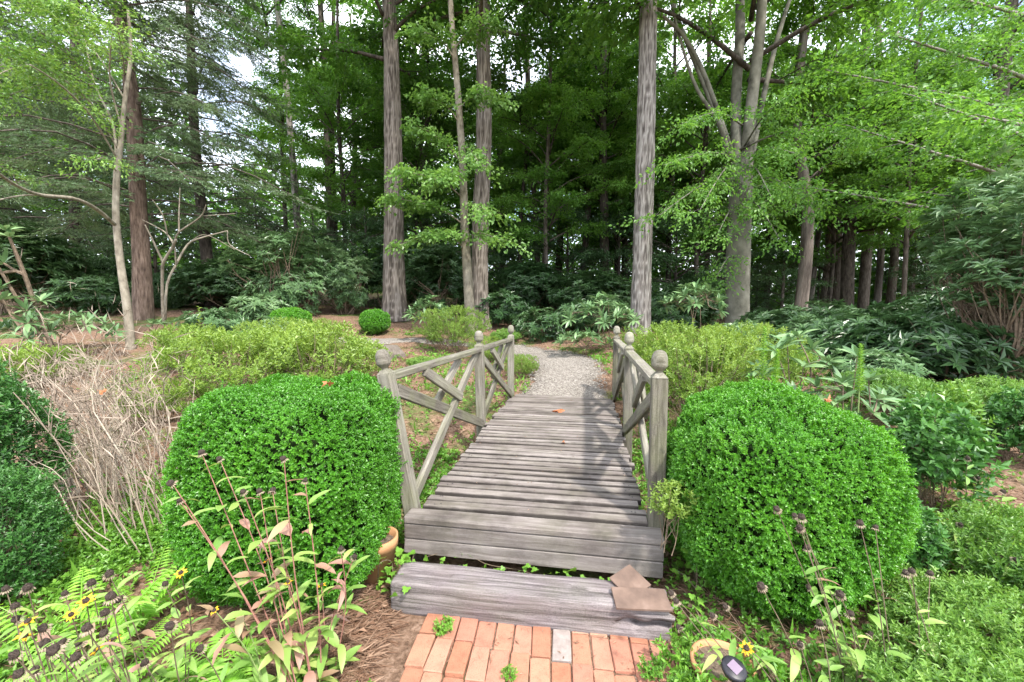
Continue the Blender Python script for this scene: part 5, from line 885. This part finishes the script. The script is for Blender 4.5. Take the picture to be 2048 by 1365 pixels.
for a in [(360, 1.62, "broad lime green fern at the bottom beside the reddish coneflowers", FR, 9, .30, 1), (420, 1.80, "broad lime green fern behind the lowest one", FR, 8, .26, 2), (300, 1.55, "broad lime green fern under the lone thin coneflower", FR, 8, .27, 3), (130, 1.75, "upright feathery fern against the dark glossy shrub", FN, 7, .42, 4), (215, 1.75, "small feathery fern among the seed heads", FN, 6, .30, 5), (520, 1.52, "small lime green fern at the bottom edge beside the mulch", FR, 6, .17, 6), (70, 1.45, "feathery fern hidden among black seed heads at the left", FN, 6, .30, 7), (560, 1.43, "tiny fern at the bottom edge right of the other ferns", FR, 6, .13, 8), (260, 2.0, "feathery fern below the dry stalks", FN, 7, .34, 9), (190, 1.35, "lime green fern in the bottom left corner", FR, 7, .22, 10)]: fern(*a)

# ------------------------------------------------------------------ ivy by the step and under the bridge
def ivy_leaf():
    pts = [(0, 0), (.32, -.12), (.5, .18), (.28, .38), (.30, .62), (.10, .70), (0, 1.0), (-.10, .70), (-.30, .62), (-.28, .38), (-.5, .18), (-.32, -.12)]; V = [(x, y, .12 * abs(x) - .15 * y * y) for x, y in pts] + [(0, .35, -.02)]
    return MB().add(V, T=[[12, k, (k + 1) % 12] for k in range(12)], r=.6).mesh("leaf", M['cover'])
IVY = ivy_leaf()
def ivy(label, pts, seed, L=.05):
    g = rs(seed); q = np.mean(pts, 0); r = empty("ivy_plant", (q[0], q[1], h1(q[0], q[1])), label, "ivy", "ivy around the bridge foot"); q = np.array(r.location)
    P = sorted(pts, key=lambda p: p[0]); ob("stem", MB().add(*tube(catmull(np.array([p - q for p in P[::max(1, len(P) // 6)]]), np.linspace(0, len(P[::max(1, len(P) // 6)]) - 1, 24)), .0025, 4)).mesh("stem", M['bstem']), r)
    for p in pts:
        o = ob("leaf", IVY, r); R2 = rot_to(nrm(g.normal(0, 1, 3) * [1, 1, .4] + [0, -.5, -.1]), g.normal(0, .4)).to_4x4(); R2.translation = Vector(p - q); o.matrix_basis = R2 @ Matrix.Scale(L * g.uniform(.6, 1.2), 4)
g = rs(400); ivy("light green ivy climbing between the clipped shrub and the bridge step", [np.array([g.normal(-.66, .06), g.normal(2.36, .07), max(.03, g.normal(.13, .06))]) for k in range(46)], 1)
ivy("dark ivy in the gap under the bridge riser", [bw(g.uniform(-.65, .72), g.uniform(-.06, .04), g.uniform(.0, .10)) for k in range(60)], 2, .045)
ivy("ivy trailing beside the right end of the timber step", [np.array([g.normal(.93, .06), g.normal(1.98, .08), max(.02, g.normal(.06, .04))]) for k in range(30)], 3, .05)
ivy("ivy beside the near right post of the bridge", [np.array([g.normal(1.0, .05), g.normal(2.35, .1), max(.02, g.normal(.1, .06))]) for k in range(26)], 4, .045)

# ------------------------------------------------------------------ clay pots and solar light
def pot(xp, Y, z, R, H, lab):
    x = gx(xp, Y); b = h1(x, Y); r = empty("clay_pot", (x, Y, b), lab, "plant pot"); H = z - b
    V, _, Q = lathe([(.001, 0), (R * .68, 0), (R * .92, H * .78), (R, H * .79), (R, H), (R * .9, H), (R * .86, H * .82), (R * .84, H * .8)], 40); ob("pot", MB().add(V, Q=Q).mesh("pot", M['terracotta'], True), r)
    V, _, Q = lathe([(R * .86, H * .84), (R * .5, H * .88), (.001, H * .87)], 24); ob("soil", MB().add(V, Q=Q).mesh("soil", M['soil']), r); return r
pot(1462, 1.70, .125, .125, .2, "round clay pot with rim in front of the right clipped shrub"); pot(748, 2.47, .25, .125, .2, "clay pot peeping out between the left clipped shrub and the bridge step")
q = px(1468, 1338, 1.56); r = empty("solar_light", (q[0], q[1], h1(q[0], q[1])), "black round garden solar light beside the clay pot", "garden light"); H = q[2] - r.location.z
ob("stake", MB().add(*tube([(0, 0, -.03), (0, 0, H - .02)], .006, 8)).mesh("stake", M['black']), r); V, _, Q = lathe([(.001, -.035), (.03, -.033), (.04, -.012), (.046, -.006), (.046, .004), (.040, .008), (.001, .010)], 36); c = ob("lamp_cap", MB().add(V, Q=Q).mesh("lamp_cap", M['black'], True), r, (0, 0, H), (.35, .05, .1))
ob("solar_panel", MB().add(*bar((-.021, 0, .011), (.021, 0, .011), .042, .003, ch=.0008)).mesh("solar_panel", M['solar']), c, rot=(0, 0, .5))

# ------------------------------------------------------------------ fallen leaves picked out one by one
def oak_leaf(seed):
    g = rs(seed); n = 22; V = []
    for k in range(n):
        a = k / n * 6.283; rr = (.5 + .18 * math.sin(a * 7 + seed)) * (1 if abs(math.sin(a)) > .3 else 1.3); V.append((rr * math.cos(a), rr * .62 * math.sin(a), .22 * math.sin(a * 2 + seed) + .1 * g.normal()))
    V.append((0, 0, .05)); return MB().add(V, T=[[n, k, (k + 1) % n] for k in range(n)], r=.5).mesh("fallen_leaf", M['redleaf'])
def on_deck(x, y):
    for v in np.linspace(.2, 3.8, 200):
        pass
for k, (loc, s, lab) in enumerate([(bw(.02, 2.62, zd(2.62) + .02), .10, "large curled russet leaf lying on the bridge deck"), (bw(.14, 1.44, zd(1.44) + .012), .045, "small russet leaf on the near half of the bridge deck"), (px(655, 768, 2.35), .06, "russet leaf caught on top of the left clipped shrub"), (px(1655, 800, 2.3), .05, "russet leaf caught on top of the right clipped shrub"), (px(205, 783, 3.1), .07, "tan leaf caught among the dry stalks")]):
    tag(ob("fallen_leaf", oak_leaf(k), loc=loc, rot=(.2, .1, k * 1.3), scale=s), lab, "leaf")

# ------------------------------------------------------------------ leafy shrub and weeds on the right
VB = loose_mesh(35, .34, .3, .95, 330, M['glossy'], K=7, slen=.09, L=.075, W=.045, thr=-.3, nst=12, stemr=.006, upb=.3, shell=.1)
VB2 = loose_mesh(36, .3, .28, .7, 240, M['azgreen'], K=7, slen=.09, L=.07, W=.034, thr=-.3, nst=10, stemr=.005, upb=.3, shell=.1)
for xp, Y, s, me, rz, lab in [(1868, 3.2, .9, VB, 0, "dark leafy shrub directly right of the clipped shrub"), (1885, 3.9, .95, VB2, 1.0, "pale leafy shrub with reddish tips on the mulch at the right"), (2040, 3.7, .7, VB, 2.0, "broad leaved shrub at the right edge below the tangled stems"), (1800, 3.5, .55, VB2, 3.0, "low leafy shrub behind the right clipped shrub"), (1830, 2.4, .5, VB, 4.0, "low dark leaved shrub at the right foot of the clipped shrub")]:
    loose_bush("leafy_shrub", gpt(xp, Y) - [0, 0, .03], lab, "shrub", me, s, rz, "broad leaved shrubs on the right")
WD = loose_mesh(37, .11, .1, .16, 60, M['cover'], K=6, slen=.03, L=.034, W=.018, thr=-.6, nst=6, stemr=.002, shell=0, base=.02)
for xp, Y, s, lab in [(1318, 1.76, .5, "green weed growing at the right edge of the bricks"), (1375, 1.80, .85, "green weed between the bricks and the clay pot"), (1420, 1.60, .9, "leafy weed in front of the clay pot"), (1385, 1.64, .6, "leafy weed at the bottom edge right of the bricks"), (885, 2.02, .45, "tiny weed in the joint against the timber step"), (715, 1.6, .6, "small weed in the mulch left of the bricks"), (1420, 1.9, .8, "weed at the right end of the timber step"), (1560, 1.62, 1.2, "weed behind the solar light"), (1440, 1.55, .9, "weed left of the solar light"), (1018, 1.76, .3, "tiny weed in a joint near the bottom edge of the bricks"), (590, 1.75, .7, "weed under the reddish coneflowers")]:
    loose_bush("weed_plant", gpt(xp, Y), lab, "plant", WD, s, xp, "weeds around the bricks")

# ------------------------------------------------------------------ ground cover, grass, leaf litter (uncountable)
def blocked(x, y):
    u = (x - BR0[0]) * A_[0] + (y - BR0[1]) * A_[1]; v = (x - BR0[0]) * B_[0] + (y - BR0[1]) * B_[1]
    dp = np.min(np.hypot(x[:, None] - pc[None, ::3, 0], y[:, None] - pc[None, ::3, 1]), axis=1)
    return ((np.abs(u) < .7) & (v > 0) & (v < 4)) | (dp < .55) | ((x > -.66) & (x < .74) & (y < 2.25))
def scatter(n, x0, x1, y0, y1, seed, dens):
    g = rs(seed); x = g.uniform(x0, x1, n); y = y0 + (y1 - y0) * g.random(n) ** 1.3; k = (g.random(n) < dens(x, y)) & ~blocked(x, y); return x[k], y[k]
def wz(x, y, cx, cy, rx, ry): return np.exp(-((x - cx) / rx) ** 2 - ((y - cy) / ry) ** 2)
def cov_d(x, y):
    nz_ = np.clip(.5 + 1.6 * fbm(np.stack([x * 1.2, y * 1.2, 0 * x], 1), 77), 0, 1); z = .55 * wz(x, y, 4.0, 5.0, 1.6, 1.8) + .45 * wz(x, y, -3.2, 6.2, 1.6, 1.5) + .4 * wz(x, y, 2.6, 8.5, 1.2, 1.6) + 1.3 * wz(x, y, -1.9, 2.7, .75, .9) + .9 * wz(x, y, -.75, 3.6, .35, .9) + .9 * wz(x, y, 2.6, 2.4, .9, .9) + .5 * wz(x, y, 2.8, 4.0, 1, .8) + .8 * wz(x, y, -1.5, 1.4, .7, .4) + .8 * wz(x, y, 1.4, 1.3, .5, .35) + .35 * wz(x, y, -.6, 8.0, 1.2, 1.6) + .9 * wz(x, y, 1.6, 4.2, .5, 1.2) + .55 * wz(x, y, .2, 6.6, .3, .8) + .5 * wz(x, y, 1.75, 7, .3, 1) + .12
    return z * nz_
x, y = scatter(52000, -6, 6, 1.0, 12, 500, cov_d); x2, y2 = scatter(26000, -3.2, -.5, 1.0, 4.6, 502, cov_d); x3, y3 = scatter(17000, .8, 3.6, 1.0, 4.8, 503, cov_d); x = np.concatenate([x, x2, x3]); y = np.concatenate([y, y2, y3])
g = rs(501); n = len(x); K = 5; P = np.stack([x, y, hz(x, y) + .015 + g.random(n) ** 2 * (.04 + .08 * np.clip(cov_d(x, y) - .4, 0, 1))], 1); sz = np.clip(.7 + y * .06, .7, 1.4)
m = MB(); m.add(*sprigs(P, np.tile([0, 0, 1.], (n, 1)) + g.normal(0, .3, (n, 3)), K, .02, .034 * np.repeat(sz, K), .021 * np.repeat(sz, K), g, base_r=np.clip(.5 + fbm(P * 1.5, 90) + g.normal(0, .15, n), 0, 1)))
tag(ob("ground_cover", m.mesh("ground_cover", M['cover'])), "low bright green creeping plants covering the beds between the shrubs", "ground cover", kind="stuff")
x, y = scatter(26000, -5, 5, 1.0, 12, 510, lambda x, y: np.clip(cov_d(x, y) * .8 - .1, 0, 1)); n = len(x); g = rs(511); P = np.stack([x, y, hz(x, y)], 1)
tag(ob("grass", MB().add(*kites(P, g.normal(0, .45, (n, 3)) + [0, 0, 1], g.normal(size=(n, 3)), g.uniform(.06, .17, n), .006, droop=.3, r=g.random(n))).mesh("grass", M['cover'])), "thin green grass blades among the ground cover", "grass", kind="stuff")
lit_d = lambda x, y: np.clip(.75 - .7 * cov_d(x, y), .05, 1)
x, y = scatter(60000, -4, 4, .9, 9, 520, lit_d); n = len(x); g = rs(521); a = g.uniform(0, 6.28, n); P = np.stack([x, y, hz(x, y) + g.random(n) * .018], 1)
m = MB(); m.add(*kites(P, np.stack([np.cos(a), np.sin(a), g.normal(0, .12, n)], 1), g.normal(0, .3, (n, 3)) + [0, 0, 1], g.uniform(.05, .14, n), .0035, r=g.uniform(.3, 1, n)))
x, y = scatter(30000, -6, 6, .9, 12, 530, lit_d); n = len(x); a = g.uniform(0, 6.28, n); P = np.stack([x, y, hz(x, y) + .004 + g.random(n) * .02], 1); m.add(*kites(P, np.stack([np.cos(a), np.sin(a), g.normal(0, .3, n)], 1), g.normal(0, .5, (n, 3)) + [0, 0, 1], g.uniform(.025, .065, n), g.uniform(.014, .04, n), fold=.3, r=g.random(n)))
x = np.concatenate([g.uniform(-1.35, -.62, 5000), g.uniform(.72, 1.2, 1500)]); y = np.concatenate([g.uniform(1.15, 2.45, 5000), g.uniform(1.3, 2.3, 1500)]); n = len(x); a = g.normal(.6, .9, n); P = np.stack([x, y, hz(x, y) + .004 + g.random(n) * .02], 1)
m.add(*kites(P, np.stack([np.cos(a), np.sin(a), g.normal(0, .10, n)], 1), g.normal(0, .3, (n, 3)) + [0, 0, 1], g.uniform(.05, .15, n), .004, r=g.uniform(.4, 1, n)))
n = 130; x = g.uniform(-.6, .75, n); y = 2.08 - np.abs(g.normal(0, .28, n)); a = g.uniform(0, 6.28, n); m.add(*kites(np.stack([x, y, .004 + g.random(n) * .004], 1), np.stack([np.cos(a), np.sin(a), 0 * a], 1), np.tile([0, 0, 1.], (n, 1)) + g.normal(0, .2, (n, 3)), g.uniform(.008, .04, n), g.uniform(.002, .008, n), r=g.random(n)))
uu = g.uniform(-.66, .66, 120); vv = g.uniform(.1, 3.8, 120); a = g.uniform(0, 6.28, 120); m.add(*kites(np.array([bw(u_, v_, zd(v_) + .005) for u_, v_ in zip(uu, vv)]), np.stack([np.cos(a), np.sin(a), 0 * a], 1), np.tile([0, 0, 1.], (120, 1)), g.uniform(.008, .03, 120), g.uniform(.002, .006, 120), r=g.random(120)))
tag(ob("leaf_litter", m.mesh("leaf_litter", M['litter'])), "brown pine straw and dead leaves littering the beds", "leaf litter", kind="stuff")
